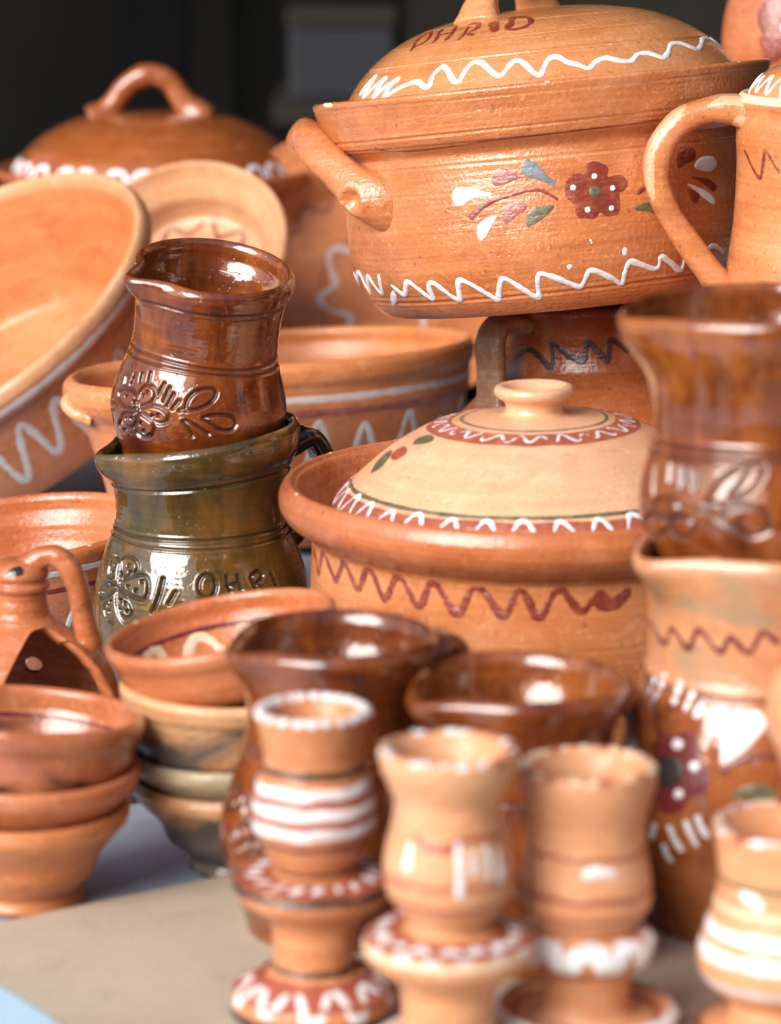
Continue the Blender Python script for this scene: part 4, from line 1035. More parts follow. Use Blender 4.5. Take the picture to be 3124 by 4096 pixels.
# ---------------------------------------------------------------- dishes and basins behind
def leaning(key, name, label, cat, c, n, rad, outer, inner, mat, th=0.006, spin=0, rimmat=None, seed=0, group=None):
    """c: centre of the mouth, n: the way it faces; profile z = 0 at the foot"""
    nv = Vector(n).normalized()
    q = nv.to_track_quat('Z', 'Y')
    hgt = outer[-1][1]
    o = thing(name, label, cat, Vector(c) - nv * hgt, (0, 0, 0), group)
    o.rotation_mode = 'QUATERNION'
    from mathutils import Quaternion
    o.rotation_quaternion = q @ Quaternion((0, 0, 1), R(spin))
    pot = Thrown(hollow(outer, th, outer[0][1] + 0.007, 0.4, inner), 8, seed, wobble=0.004, ridge=0.0003)
    POTS[key] = pot
    if rimmat:
        tl = pot.s[pot.ilip]
        e = 0.011 / pot.L
        pot.mesh('body', mat, o, 200, 0, tl - e)
        pot.mesh('rim', rimmat, o, 200, tl - e, tl + e)
        pot.mesh('inner_wall', mat, o, 160, tl + e, 1)
    else:
        pot.mesh('body', mat, o, 200)
    return o, pot

basin_o, pot_basin = leaning('basin', 'basin', 'large orange basin leaning at the left edge, white line and zigzag outside', 'basin',
    (-0.2836, 0.45, 0.1342), (-0.445, -0.36, 0.82), 0.142,
    [(0.106, 0.0), (0.112, 0.004), (0.124, 0.030), (0.1315, 0.060), (0.1335, 0.070), (0.139, 0.074), (0.1425, 0.081), (0.1420, 0.090)],
    [(0.133, 0.083), (0.1275, 0.070), (0.1180, 0.035), (0.1120, 0.0165), (0.1085, 0.0110), (0.1030, 0.0092)], M['orange'], 0.007, rimmat=M['tan'], seed=61)
stroke(pot_basin, ring_pts(pot_basin.t_of_z(0.0795), wob=0.0008), 0.0050, M['pale_slip'], basin_o, 'painted_band', h=0.0004, closed=True)
stroke(pot_basin, ring_pts(pot_basin.t_of_z(0.0690), wob=0.0005), 0.0020, M['red_slip'], basin_o, 'painted_line', h=0.0003, closed=True)
stroke(pot_basin, zigzag(-178, 180, 30, pot_basin.t_of_z(0.022), pot_basin.t_of_z(0.058), 4, rnd=0.15), 0.0048, M['pale_slip'], basin_o, 'painted_zigzag')

plate_o, pot_plate = leaning('plate', 'dish', 'small tan dish with stepped rim and faint red zigzag, leaning behind the brown jug', 'dish',
    (-0.1460, 0.60, 0.1530), (-0.24, -0.69, 0.68), 0.078,
    [(0.048, 0.0), (0.052, 0.003), (0.060, 0.022), (0.0685, 0.048), (0.0735, 0.052), (0.0775, 0.056), (0.0780, 0.060)],
    [(0.0715, 0.0560), (0.0690, 0.0530), (0.0630, 0.0470), (0.0595, 0.0425), (0.0575, 0.0350), (0.0545, 0.0285), (0.0510, 0.0265), (0.03, 0.0260)], M['tan'], 0.004, seed=63)
stroke(pot_plate, zigzag(-178, 180, 11, pot_plate.t_of_r(0.0515), pot_plate.t_of_r(0.0400), 6), 0.0034, M['red_slip'], plate_o, 'painted_zigzag', h=0.0003)

dish_o, pot_dish = leaning('dish', 'dish', 'wide orange dish with red zigzag inside, leaning behind the painted pot', 'dish',
    (-0.0020, 0.70, 0.1370), (0.02, -0.72, 0.69), 0.126,
    [(0.080, 0.0), (0.086, 0.003), (0.102, 0.022), (0.111, 0.036), (0.120, 0.040), (0.1255, 0.044), (0.126, 0.047)],
    [(0.1180, 0.0440), (0.114, 0.0415), (0.1050, 0.0365), (0.099, 0.032), (0.093, 0.0220), (0.085, 0.0140), (0.05, 0.0110)], M['orange'], 0.004, seed=65)
stroke(pot_dish, zigzag(-178, 180, 17, pot_dish.t_of_r(0.090), pot_dish.t_of_r(0.079), 7), 0.0024, M['red_slip'], dish_o, 'painted_zigzag', h=0.0003)
stroke(pot_dish, zigzag(-178, 180, 7, pot_dish.t_of_r(0.050), pot_dish.t_of_r(0.036), 8), 0.0044, M['lilac_slip'], dish_o, 'painted_wave', h=0.0004)

def upright(key, name, label, cat, loc, rot, outer, th, mat, inner=None, seed=0, rim=None, group=None):
    o = thing(name, label, cat, loc, rot, group)
    pot = Thrown(hollow(outer, th, outer[0][1] + 0.007, 0.4, inner), 8, seed, wobble=0.004, ridge=0.0003)
    POTS[key] = pot
    pot.mesh('body', mat, o, 180)
    return o, pot

tub_o, pot_tub = upright('tub', 'basin', 'round orange basin with lilac bands and pale zigzag, behind the two stacked jugs', 'basin', (-0.0560, 0.42, -0.0), (-3.4, -3.2, 0),
    [(0.082, 0.0), (0.086, 0.004), (0.100, 0.040), (0.109, 0.079), (0.1115, 0.088), (0.1125, 0.100), (0.1155, 0.107), (0.1150, 0.1150)], 0.006, M['orange'], seed=67)
stroke(pot_tub, ring_pts(pot_tub.t_of_z(0.0955)), 0.0062, M['lilac_slip'], tub_o, 'painted_band', h=0.0004, closed=True)
stroke(pot_tub, ring_pts(pot_tub.t_of_z(0.0865)), 0.0046, M['mauve_slip'], tub_o, 'painted_line', h=0.0003, closed=True)
stroke(pot_tub, zigzag(-178, 180, 22, pot_tub.t_of_z(0.038), pot_tub.t_of_z(0.076), 9, rnd=0.12), 0.0042, M['pale_slip'], tub_o, 'painted_zigzag')

crock_o, pot_crock = upright('crock', 'crock', 'small plain clay crock with a thick chipped rim, behind the brown jug', 'crock', (-0.1185, 0.20, 0), (0, -3, 0),
    [(0.030, 0.0), (0.033, 0.003), (0.036, 0.05), (0.045, 0.095), (0.0515, 0.1150), (0.0570, 0.1215), (0.0600, 0.1280), (0.0595, 0.1350)], 0.0095, M['orange'], seed=69)
lug = [polar(-72, 0.054, 0.130), polar(-68, 0.0590, 0.1270), polar(-60, 0.0585, 0.1225), polar(-54, 0.051, 0.119)]
handle('lug', lug, 0.013, 0.008, M['tan'], crock_o, ref=(0.1, 1, 0.0))

pan_o, pot_pan = upright('pan', 'basin', 'shallow orange basin with white band below the rim, behind the clay lantern', 'basin', (-0.1930, 0.08, 0), (1.5, -5.5, 0),
    [(0.040, 0.0), (0.044, 0.003), (0.058, 0.025), (0.069, 0.050), (0.0715, 0.060), (0.0745, 0.066), (0.0755, 0.0735)], 0.005, M['red_clay'], seed=71)
stroke(pot_pan, ring_pts(pot_pan.t_of_z(0.0640)), 0.0050, M['white_slip'], pan_o, 'painted_band', h=0.0004, closed=True)
stroke(pot_pan, ring_pts(pot_pan.t_of_z(0.0545)), 0.0034, M['plum_slip'], pan_o, 'painted_line', h=0.0003, closed=True)
stroke(pot_pan, zigzag(-178, 180, 18, pot_pan.t_of_z(0.016), pot_pan.t_of_z(0.046), 9), 0.0032, M['white_slip'], pan_o, 'painted_zigzag')

def back_pot():
    o = thing('casserole_pot', 'blurred casserole rim under the amber lid at back left', 'pot', (-0.1735, 0.80, 0.0450))
    outer = [(0.085, 0.0), (0.092, 0.004), (0.102, 0.06), (0.100, 0.1245), (0.106, 0.1285), (0.116, 0.1365), (0.120, 0.1445)]
    pot = Thrown(hollow(outer, 0.005, 0.007, 0.4, [(0.112, 0.1415), (0.104, 0.1365), (0.096, 0.1285), (0.095, 0.03)]), 8, 73)
    pot.mesh('body', M['red_clay'], o, 160)
    l = thing('pot_lid', 'glossy amber domed lid with loop handle at back left, scalloped in white', 'lid', (-0.1735, 0.80, 0.1850))
    lid = Thrown([(0.1075, 0.0), (0.1070, 0.003), (0.1025, 0.011), (0.0930, 0.022), (0.0760, 0.034), (0.055, 0.0425), (0.030, 0.0465), (0.0, 0.0475)], 8, 75, wobble=0.004)
    lid.ilip = len(lid.P) - 1
    lid.mesh('dome', M['brown_clay'], l, 160)
    for i in range(30):
        a = i * 12 + rng.uniform(-2, 2)
        t0 = lid.t_of_z(0.0115)
        stroke(lid, [(a - 4.6, lid.t_of_z(0.004)), (a - 2.5, t0), (a + 2.5, t0 + 0.002), (a + 4.6, lid.t_of_z(0.004))], 0.0042, M['white_slip'], l, 'painted_scallop', h=0.0008)
    handle('loop_handle', [(-0.043, 0, 0.040), (-0.034, 0, 0.0480), (-0.021, 0, 0.0650), (-0.005, 0, 0.0735), (0.010, 0, 0.0690), (0.022, 0, 0.0530), (0.036, 0, 0.0390)],
           0.023, 0.0165, M['brown_clay'], l, ref=(0, 1, 0), endscale=(1.6, 1.6))
    # vase top right, half hidden
    v = thing('painted_vase', 'round vase with dark red flower at top right, behind the lettered lid', 'vase', (0.2530, 0.42, 0))
    outer = [(0.042, 0.0), (0.046, 0.004), (0.044, 0.06), (0.040, 0.16), (0.0365, 0.235), (0.0375, 0.262), (0.0440, 0.285), (0.0470, 0.308), (0.0430, 0.335), (0.034, 0.355), (0.026, 0.375), (0.027, 0.40), (0.034, 0.415)]
    vp = Thrown(hollow(outer, 0.004, 0.007), 8, 77)
    POTS['vase'] = vp
    vp.mesh('body', M['red_clay'], v, 128)
    for a, z in ((-30, 0.327), (-14, 0.336), (2, 0.327), (-4, 0.311), (-26, 0.311)):
        t = vp.t_of_z(z)
        blob(vp, [(a - 11, t), (a - 5, t + 0.012), (a + 6, t + 0.013), (a + 11, t), (a + 6, t - 0.012), (a - 6, t - 0.012)], M['red_slip'], v, 'painted_petal')
    for a in (-19, -11):
        t = vp.t_of_z(0.3195)
        blob(vp, [(a - 1.3, t), (a, t + 0.003), (a + 1.3, t), (a, t - 0.003)], M['white_slip'], v, 'painted_dot', h=0.001)
back_pot()

# ---------------------------------------------------------------- bowls
def bowl(key, label, loc, rot, rim, h, foot, steep, mat, group, rimmat=None, ring=None, zig=False, seed=0):
    o = thing('bowl', label, 'bowl', loc, rot, group)
    z1 = h * 0.16
    mid = rim * (0.86 if steep else 0.74)
    outer = [(foot * 0.96, 0.0), (foot * 1.03, h * 0.04), (foot * 0.97, z1 * 0.9), (foot * 1.02, z1 * 1.15), (rim * 0.66, h * 0.36), (mid, h * (0.52 if steep else 0.56)), (rim * 0.955, h * 0.84), (rim * 0.985, h * 0.89), (rim, h * 0.955), (rim * 0.995, h)]
    th = 0.0042
    inner = [(rim * 0.91, h * 0.88), (mid - th, h * 0.56), (rim * 0.60, h * 0.37), (rim * 0.40, h * 0.26)]
    pot = Thrown(hollow(outer, th, h * 0.22, 0.45, inner), 7, seed, wobble=0.007, ridge=0.0003)
    POTS[key] = pot
    tf = pot.t_of_z(z1)
    tl = pot.s[pot.ilip]
    pot.mesh('foot', mat, o, 96, 0, tf)
    if rimmat:
        pot.mesh('wall', mat, o, 128, tf, tl - 0.004 / pot.L)
        pot.mesh('rim', rimmat, o, 128, tl - 0.004 / pot.L, tl + 0.004 / pot.L)
        pot.mesh('inner_wall', rimmat, o, 128, tl + 0.004 / pot.L, 1)
    else:
        pot.mesh('wall', mat, o, 128, tf, 1)
    if ring:
        stroke(pot, ring_pts(pot.t_of_z(h - 0.0105, True), wob=0.001, seed=seed), 0.0022, M[ring], o, 'painted_ring', h=0.0003, closed=True)
    if zig:
        stroke(pot, zigzag(-174, 176, 11, pot.t_of_z(h - 0.0225, True), pot.t_of_z(h - 0.0130, True), seed, rnd=0.3), 0.0048, M['cream_slip'], o, 'painted_zigzag', h=0.0006)
    return o

GB = 'clay bowls nested in two stacks'
fx, fy = -0.0664, -0.273
bowl('b4', 'brown smoked bowl with ring foot, lowest of the stack beside the tall brown jug', (fx, fy, 0), (0, 0, 0), 0.0460, 0.0400, 0.0212, False, M['sooty'], GB, seed=81)
bowl('b3', 'olive beige bowl, second from the bottom of the stack beside the tall brown jug', (fx - 0.0004, fy, 0.0130), (0, -1, 0), 0.0466, 0.0400, 0.021, False, M['beige'], GB, seed=82)
bowl('b2', 'bowl with grey smoke stains and pale rim, under the zigzag painted top bowl', (fx - 0.0005, fy, 0.0260), (0, 0.5, 0), 0.0500, 0.0560, 0.022, True, M['sooty'], GB, rimmat=M['tan'], seed=83)
bowl('b1', 'orange bowl with cream zigzag and purple ring inside, tilted atop its stack', (fx + 0.0020, fy + 0.001, 0.0620), (1.0, -10.5, 0), 0.0503, 0.0460, 0.023, True, M['red_clay'], GB, ring='plum_slip', zig=True, seed=84)
gx, gy = -0.1541, -0.319
bowl('c3', 'pale orange bowl with broad foot, lowest of the stack at the left edge', (gx, gy, 0), (0, 0, 0), 0.0452, 0.0410, 0.0240, False, M['orange'], GB, seed=85)
bowl('c2', 'orange bowl in the middle of the stack at the left edge', (gx + 0.001, gy, 0.0130), (0, 1, 0), 0.0478, 0.0450, 0.022, False, M['red_clay'], GB, seed=86)
bowl('c1', 'glossy orange bowl tilted right, topmost of the stack at the left edge', (gx - 0.002, gy + 0.002, 0.0235), (-4, 4.5, 0), 0.0496, 0.0570, 0.022, True, M['gloss'], GB, ring='plum_slip', seed=87)

# ---------------------------------------------------------------- clay lantern
def lantern():
    o = thing('candle_lantern', 'terracotta bell shaped candle lantern with arched opening and loop handle', 'lantern', (-0.1704, -0.17, 0))
    prof = catmull([(0.0515, 0.0), (0.0512, 0.02), (0.0487, 0.040), (0.0462, 0.0480), (0.0415, 0.0607), (0.0330, 0.0715), (0.0255, 0.0775), (0.0181, 0.0831), (0.0138, 0.0882), (0.0127, 0.0945), (0.0123, 0.1000)], 8)
    s = np.r_[0, np.cumsum(np.linalg.norm(np.diff(prof, axis=0), axis=1))]; s /= s[-1]
    s_of_z = lambda z: np.interp(z, prof[:, 1], s)
    nth, nv = 420, 130
    th = np.r_[np.linspace(-24, 81, 220, endpoint=False), np.linspace(81, 168, 60, endpoint=False), np.linspace(168, 192, 80, endpoint=False), np.linspace(192, 336, 60, endpoint=False)]
    arch = catmull([(-22, 0.0), (-19, 0.025), (-15, 0.043), (-8, 0.060), (0, 0.0725), (14, 0.0815), (34, 0.0842), (52, 0.0828), (63, 0.0765), (69, 0.0640), (73, 0.0450), (76, 0.025), (79, 0.0)], 6)
    zb = np.clip(np.interp(th, arch[:, 0], arch[:, 1], left=0, right=0), 0, None)
    d = np.where(zb > 0, 0.5, 1.0)
    sb = s_of_z(zb)
    k = np.linspace(0, 1, nv)
    S = sb[None] + (1 - sb[None]) * k[:, None]
    TH = np.radians(th)[None] + 0 * S
    rr = np.interp(S, s, prof[:, 0]); zz = np.interp(S, s, prof[:, 1])
    rr = rr * (1 + 0.008 * np.sin(2 * TH + 1)) + 0.00012 * np.sin(S * 110 + np.sin(TH)) + 0.00005 * np.sin(S * 260)
    lipk = 0.0012 * np.exp(-(k[:, None] / 0.05) ** 2) * (d[None] < 0.999)
    outer = np.stack([(rr + lipk) * np.sin(TH), -(rr + lipk) * np.cos(TH), zz], -1)
    ri = np.maximum(rr - 0.0052, 0.002); zi = zz - 0.002 * (S > 0.75)
    inner = np.stack([ri * np.sin(TH), -ri * np.cos(TH), zi], -1)
    V = np.vstack([inner[::-1].reshape(-1, 3), outer.reshape(-1, 3)])
    F = grid_faces(2 * nv, nth)
    # a small vent hole through the far wall
    cen = V[F].mean(1)
    hole = (np.hypot(cen[:, 0] - 0.001, (cen[:, 2] - 0.0527) * 1.0) < 0.0042) & (cen[:, 1] > 0)
    F = F[~hole]
    link('shell', mesh_from('shell', V, F), M['red_clay'], o)
    neck = Thrown([(0.0, 0.0985), (0.0122, 0.0985), (0.0136, 0.1000), (0.0138, 0.1018), (0.0128, 0.1030), (0.0126, 0.1045), (0.0136, 0.1060), (0.0134, 0.1080), (0.0115, 0.1110), (0.0075, 0.1135), (0.0, 0.1140)], 6, 91, wobble=0.01, ridge=0.0001)
    neck.mesh('finial', M['red_clay'], o, 72)
    blob(neck, [(-24, neck.t_of_z(0.1090)), (-6, neck.t_of_z(0.1120)), (14, neck.t_of_z(0.1118)), (16, neck.t_of_z(0.1095)), (-4, neck.t_of_z(0.1082))], M['black_glaze'], o, 'glaze_spot', h=0.0003)
    handle('handle', [(0.002, 0.0, 0.1085), (0.009, -0.001, 0.1135), (0.0165, -0.002, 0.1155), (0.0225, -0.003, 0.1110), (0.0270, -0.002, 0.1000), (0.0285, 0.000, 0.0880), (0.0300, 0.001, 0.0790), (0.0310, 0.002, 0.0715)],
           0.0125, 0.0100, M['red_clay'], o, ref=(0, 1, 0), endscale=(1.2, 1.3))
lantern()

# ---------------------------------------------------------------- candlesticks
def candlestick(label, loc, cup, tray, stem, base, mat, rot=(0, 0, 0), seed=0):
    """four thrown sections, each listed from the bottom up as (r, z)"""
    o = thing('candlestick', label, 'candlestick', loc, rot, 'clay candlesticks in the front row')
    rim_r, rim_z = cup[-1]
    full = [(0.0, base[0][1] + 0.001), (base[0][0] * 0.7, base[0][1] + 0.0006)] + base + stem + tray + cup
    full += [(rim_r - 0.0022, rim_z + 0.0013), (rim_r - 0.0048, rim_z - 0.0006), (rim_r * 0.66, rim_z - 0.008), (rim_r * 0.56, rim_z - 0.022), (0.0, rim_z - 0.024)]
    pot = Thrown(full, 7, seed, wobble=0.008, ridge=0.00025)
    P = pot.P
    def tz(pt):
        return float(pot.s[int(np.argmin(np.hypot(P[:, 0] - pt[0], P[:, 1] - pt[1])))])
    cuts = [0.0, tz(stem[0]), tz(tray[0]), tz(cup[0]), 1.0]
    for nm, a, b in zip(('base', 'stem', 'drip_tray', 'candle_cup'), cuts[:-1], cuts[1:]):
        pot.mesh(nm, mat, o, 112, a, b)
    pot.tz = tz
    return o, pot

def band(pot, o, t, w, mat, name='painted_band', a0=0, a1=360, wob=0.0006, h=0.0004, seed=1):
    return stroke(pot, ring_pts(t, a0, a1, 40, wob, seed), w, M[mat], o, name, h=h, closed=(a1 - a0 == 360))

# first: white hoops on the bulge
o, p = candlestick('candlestick with three white hoops round its bulge, left of the front row', (-0.0289, -0.46, 0),
    cup=[(0.0140, 0.0600), (0.0165, 0.0640), (0.0206, 0.0723), (0.0226, 0.0785), (0.0228, 0.0830), (0.0214, 0.0920), (0.0195, 0.0985), (0.0184, 0.1040), (0.0190, 0.1090), (0.0206, 0.1160), (0.0218, 0.1215)],
    tray=[(0.0165, 0.0390), (0.0205, 0.0435), (0.0285, 0.0495), (0.0302, 0.0530), (0.0296, 0.0556), (0.0240, 0.0580), (0.0160, 0.0588)],
    stem=[(0.0165, 0.0205), (0.0156, 0.0225), (0.0154, 0.0275), (0.0158, 0.0340)],
    base=[(0.0300, 0.0), (0.0314, 0.0022), (0.0312, 0.0075), (0.0298, 0.0125), (0.0240, 0.0172), (0.0185, 0.0195)], mat=M['candle_red'], seed=101)
POTS['c1'] = p
for z, w in ((0.0945, 0.0040), (0.0865, 0.0044), (0.0790, 0.0044)):
    band(p, o, p.tz((0.0228, z)), w, 'white_slip', wob=0.0016, h=0.0009)
for z in (0.0905, 0.0828):
    band(p, o, p.tz((0.0228, z)), 0.0032, 'rose_slip', h=0.0003)
band(p, o, p.tz((0.0188, 0.1010)), 0.0030, 'black_slip'); band(p, o, p.tz((0.0206, 0.0738)), 0.0026, 'plum_slip'); band(p, o, p.tz((0.0145, 0.0605)), 0.0030, 'black_slip')
band(p, o, p.tz((0.0156, 0.0228)), 0.0028, 'black_slip')
band(p, o, p.tz((0.0225, 0.0583)), 0.0125, 'rose_slip', h=0.0002); band(p, o, p.tz((0.0299, 0.0552)), 0.0026, 'black_slip', h=0.0003)
for i in range(17):
    a = i * 21.2 + rng.uniform(-3, 3)
    stroke(p, [(a, p.tz((0.0275, 0.0565))), (a + 4, p.tz((0.0225, 0.0582))), (a + 9, p.tz((0.0180, 0.0587)))], rng.uniform(0.0036, 0.0056), M['white_slip'], o, 'painted_dash', h=0.0007)
band(p, o, p.tz((0.0252, 0.0165)), 0.0135, 'rose_slip', h=0.0002); band(p, o, p.tz((0.0313, 0.0062)), 0.0036, 'black_slip', h=0.0003)
stroke(p, zigzag(-178, 178, 10, p.tz((0.0304, 0.0112)), p.tz((0.0225, 0.0180)), 3, rnd=0.25), 0.0038, M['white_slip'], o, 'painted_zigzag', h=0.0008)
lipz = max(q[1] for q in p.P); tl = p.s[p.ilip]
for i in range(24):
    a = i * 15 + rng.uniform(-2, 2)
    stroke(p, [(a, tl - 0.018), (a, tl - 0.002), (a, tl + 0.016)], 0.0040, M['white_slip'], o, 'painted_dab', h=0.0006)

def rim_wash(p, o, n, seed, mat='white_slip'):
    r_ = random.Random(seed); tl = p.s[p.ilip]
    for i in range(n):
        a = i * 360 / n + r_.uniform(-5, 5)
        stroke(p, [(a - 5, tl - r_.uniform(0.004, 0.02)), (a, tl), (a + 5, tl + r_.uniform(0.0, 0.016))], r_.uniform(0.0025, 0.0055), M[r_.choice([mat, mat, 'rose_slip', 'cream_slip'])], o, 'painted_dab', h=0.0005)

# second: tall, drips of white on the bulge
o, p = candlestick('pale candlestick with white drips on its bulge, second from left in front row', (0.0208, -0.52, 0),
    cup=[(0.0145, 0.0585), (0.0168, 0.0635), (0.0208, 0.0687), (0.0226, 0.0731), (0.0233, 0.0800), (0.0222, 0.0890), (0.0200, 0.0980), (0.0196, 0.1060), (0.0215, 0.1110), (0.0238, 0.1165), (0.0248, 0.1235)],
    tray=[(0.0176, 0.0354), (0.0217, 0.0410), (0.0290, 0.0460), (0.0308, 0.0500), (0.0302, 0.0535), (0.0250, 0.0562), (0.0165, 0.0574)],
    stem=[(0.0172, 0.0190), (0.0166, 0.0215), (0.0168, 0.0290)],
    base=[(0.0310, 0.0), (0.0322, 0.0022), (0.0318, 0.0070), (0.0300, 0.0120), (0.0240, 0.0162), (0.0185, 0.0180)], mat=M['candle'], seed=103)
POTS['c2'] = p
band(p, o, p.tz((0.0233, 0.0785)), 0.0020, 'rose_slip', h=0.0003); band(p, o, p.tz((0.0222, 0.0705)), 0.0018, 'rose_slip', h=0.0003)
stroke(p, [(-40, p.tz((0.0205, 0.0970)), .6), (-10, p.tz((0.021, 0.0935)), 1.2), (20, p.tz((0.0205, 0.0965)), 1), (60, p.tz((0.0205, 0.0955)), .7)], 0.0035, M['rose_slip'], o, 'painted_smear', h=0.0003)
for a, z0, z1, w in ((8, 0.0965, 0.0760, 0.0030), (22, 0.0935, 0.0835, 0.0022), (36, 0.0950, 0.0810, 0.0026), (-42, 0.0940, 0.0840, 0.0034), (50, 0.0920, 0.0790, 0.0024)):
    stroke(p, [(a, p.tz((0.0215, z0)), .7), (a + 1, p.tz((0.0226, (z0 + z1) / 2))), (a, p.tz((0.0233, z1)), 1.2)], w, M['white_slip'], o, 'painted_drip', h=0.0006)
rim_wash(p, o, 22, 4)
band(p, o, p.tz((0.0240, 0.0565)), 0.0120, 'rose_slip', h=0.0002)
stroke(p, zigzag(-178, 178, 15, p.tz((0.0285, 0.0548)), p.tz((0.0235, 0.0566)), 5, rnd=0.2), 0.0042, M['white_slip'], o, 'painted_zigzag', h=0.0008)
band(p, o, p.tz((0.0306, 0.0520)), 0.0022, 'cream_slip', h=0.0003)
stroke(p, zigzag(-178, 178, 13, p.tz((0.0302, 0.0115)), p.tz((0.0225, 0.0168)), 5, rnd=0.2), 0.0036, M['white_slip'], o, 'painted_zigzag', h=0.0008)

# third: straight cup, small wavy white tray
o, p = candlestick('pale candlestick with small wavy white tray and wide dished base, third in front row', (0.0719, -0.49, 0),
    cup=[(0.0165, 0.0480), (0.0205, 0.0523), (0.0236, 0.0575), (0.0240, 0.0620), (0.0232, 0.0690), (0.0219, 0.0764), (0.0211, 0.0870), (0.0220, 0.0930), (0.0242, 0.1000), (0.0252, 0.1055), (0.0250, 0.1085)],
    tray=[(0.0166, 0.0300), (0.0190, 0.0338), (0.0236, 0.0380), (0.0248, 0.0415), (0.0240, 0.0448), (0.0205, 0.0464), (0.0170, 0.0470)],
    stem=[(0.0170, 0.0160), (0.0162, 0.0190), (0.0162, 0.0250)],
    base=[(0.0300, 0.0), (0.0318, 0.0030), (0.0333, 0.0110), (0.0338, 0.0150), (0.0328, 0.0166), (0.0300, 0.0152), (0.0260, 0.0138), (0.0200, 0.0142)], mat=M['candle'], seed=105)
POTS['c3'] = p
band(p, o, p.tz((0.0216, 0.0800)), 0.0018, 'rose_slip', h=0.0003, wob=0.002); band(p, o, p.tz((0.0238, 0.0640)), 0.0024, 'rose_slip', h=0.0003, wob=0.002); band(p, o, p.tz((0.0232, 0.0560)), 0.0018, 'rose_slip', h=0.0003)
stroke(p, [(-8, p.tz((0.0225, 0.0745))), (8, p.tz((0.0225, 0.0748))), (26, p.tz((0.0225, 0.0745)))], 0.0042, M['white_slip'], o, 'painted_dash', h=0.0008)
rim_wash(p, o, 22, 6, 'cream_slip')
stroke(p, zigzag(-178, 178, 9, p.tz((0.0249, 0.0405)), p.tz((0.0232, 0.0453)), 8, rnd=0.3), 0.0075, M['white_slip'], o, 'painted_wave', h=0.0010)
band(p, o, p.tz((0.0190, 0.0338)), 0.0025, 'rose_slip', h=0.0002)
band(p, o, p.tz((0.0265, 0.0140)), 0.0080, 'rose_slip', h=0.0002); band(p, o, p.s[int(np.argmin(np.hypot(p.P[:, 0] - 0.0333, p.P[:, 1] - 0.0165)))], 0.0046, 'white_slip', h=0.0005)

# fourth: at the right edge
o, p = candlestick('wide candlestick with broad white bands at the right edge of the front row', (0.1456, -0.49, 0),
    cup=[(0.0205, 0.0200), (0.0249, 0.0234), (0.0305, 0.0285), (0.0326, 0.0340), (0.0322, 0.0400), (0.0300, 0.0470), (0.0272, 0.0555), (0.0257, 0.0660), (0.0260, 0.0750), (0.0272, 0.0820), (0.0280, 0.0862)],
    tray=[(0.0206, 0.0160), (0.0204, 0.0175)], stem=[(0.0208, 0.0120), (0.0205, 0.0140)],
    base=[(0.0330, 0.0), (0.0345, 0.0020), (0.0345, 0.0060), (0.0320, 0.0095), (0.0250, 0.0112)], mat=M['candle'], seed=107)
POTS['c4'] = p
band(p, o, p.tz((0.0268, 0.0590)), 0.0030, 'cream_slip'); band(p, o, p.tz((0.0292, 0.0500)), 0.0052, 'white_slip', h=0.0008, wob=0.001); band(p, o, p.tz((0.0318, 0.0415)), 0.0056, 'white_slip', h=0.0008, wob=0.001)
band(p, o, p.tz((0.0258, 0.0690)), 0.0034, 'green_slip', h=0.0002); band(p, o, p.tz((0.0318, 0.0310)), 0.0040, 'lilac_slip', h=0.0003)
stroke(p, [(-48, p.tz((0.0258, 0.0665))), (-36, p.tz((0.0260, 0.0640))), (-26, p.tz((0.0264, 0.0610)))], 0.0046, M['white_slip'], o, 'painted_dash', h=0.0006)
rim_wash(p, o, 26, 9); rim_wash(p, o, 26, 10)
band(p, o, p.tz((0.0322, 0.0092)), 0.0040, 'rose_slip', h=0.0003); band(p, o, p.tz((0.0345, 0.0060)), 0.0024, 'white_slip', h=0.0003)

# small vase cut by the right edge
vo = thing('bud_vase', 'small plain pale clay vase cut off by the right edge, beside the painted jug', 'vase', (0.187, -0.437, 0))
vpot = Thrown(hollow([(0.026, 0.0), (0.0275, 0.003), (0.0255, 0.012), (0.0250, 0.040), (0.0290, 0.070), (0.0390, 0.095), (0.0440, 0.113), (0.0405, 0.128), (0.0300, 0.139), (0.0225, 0.148), (0.0215, 0.158), (0.0262, 0.168)], 0.004, 0.006), 8, 109, wobble=0.005)
vpot.mesh('body', M['candle'], vo, 112, 0, vpot.t_of_z(0.158))
vpot.mesh('neck', M['candle'], vo, 112, vpot.t_of_z(0.158), 1)
band(vpot, vo, vpot.t_of_z(0.1335), 0.0022, 'rose_slip', h=0.0003)

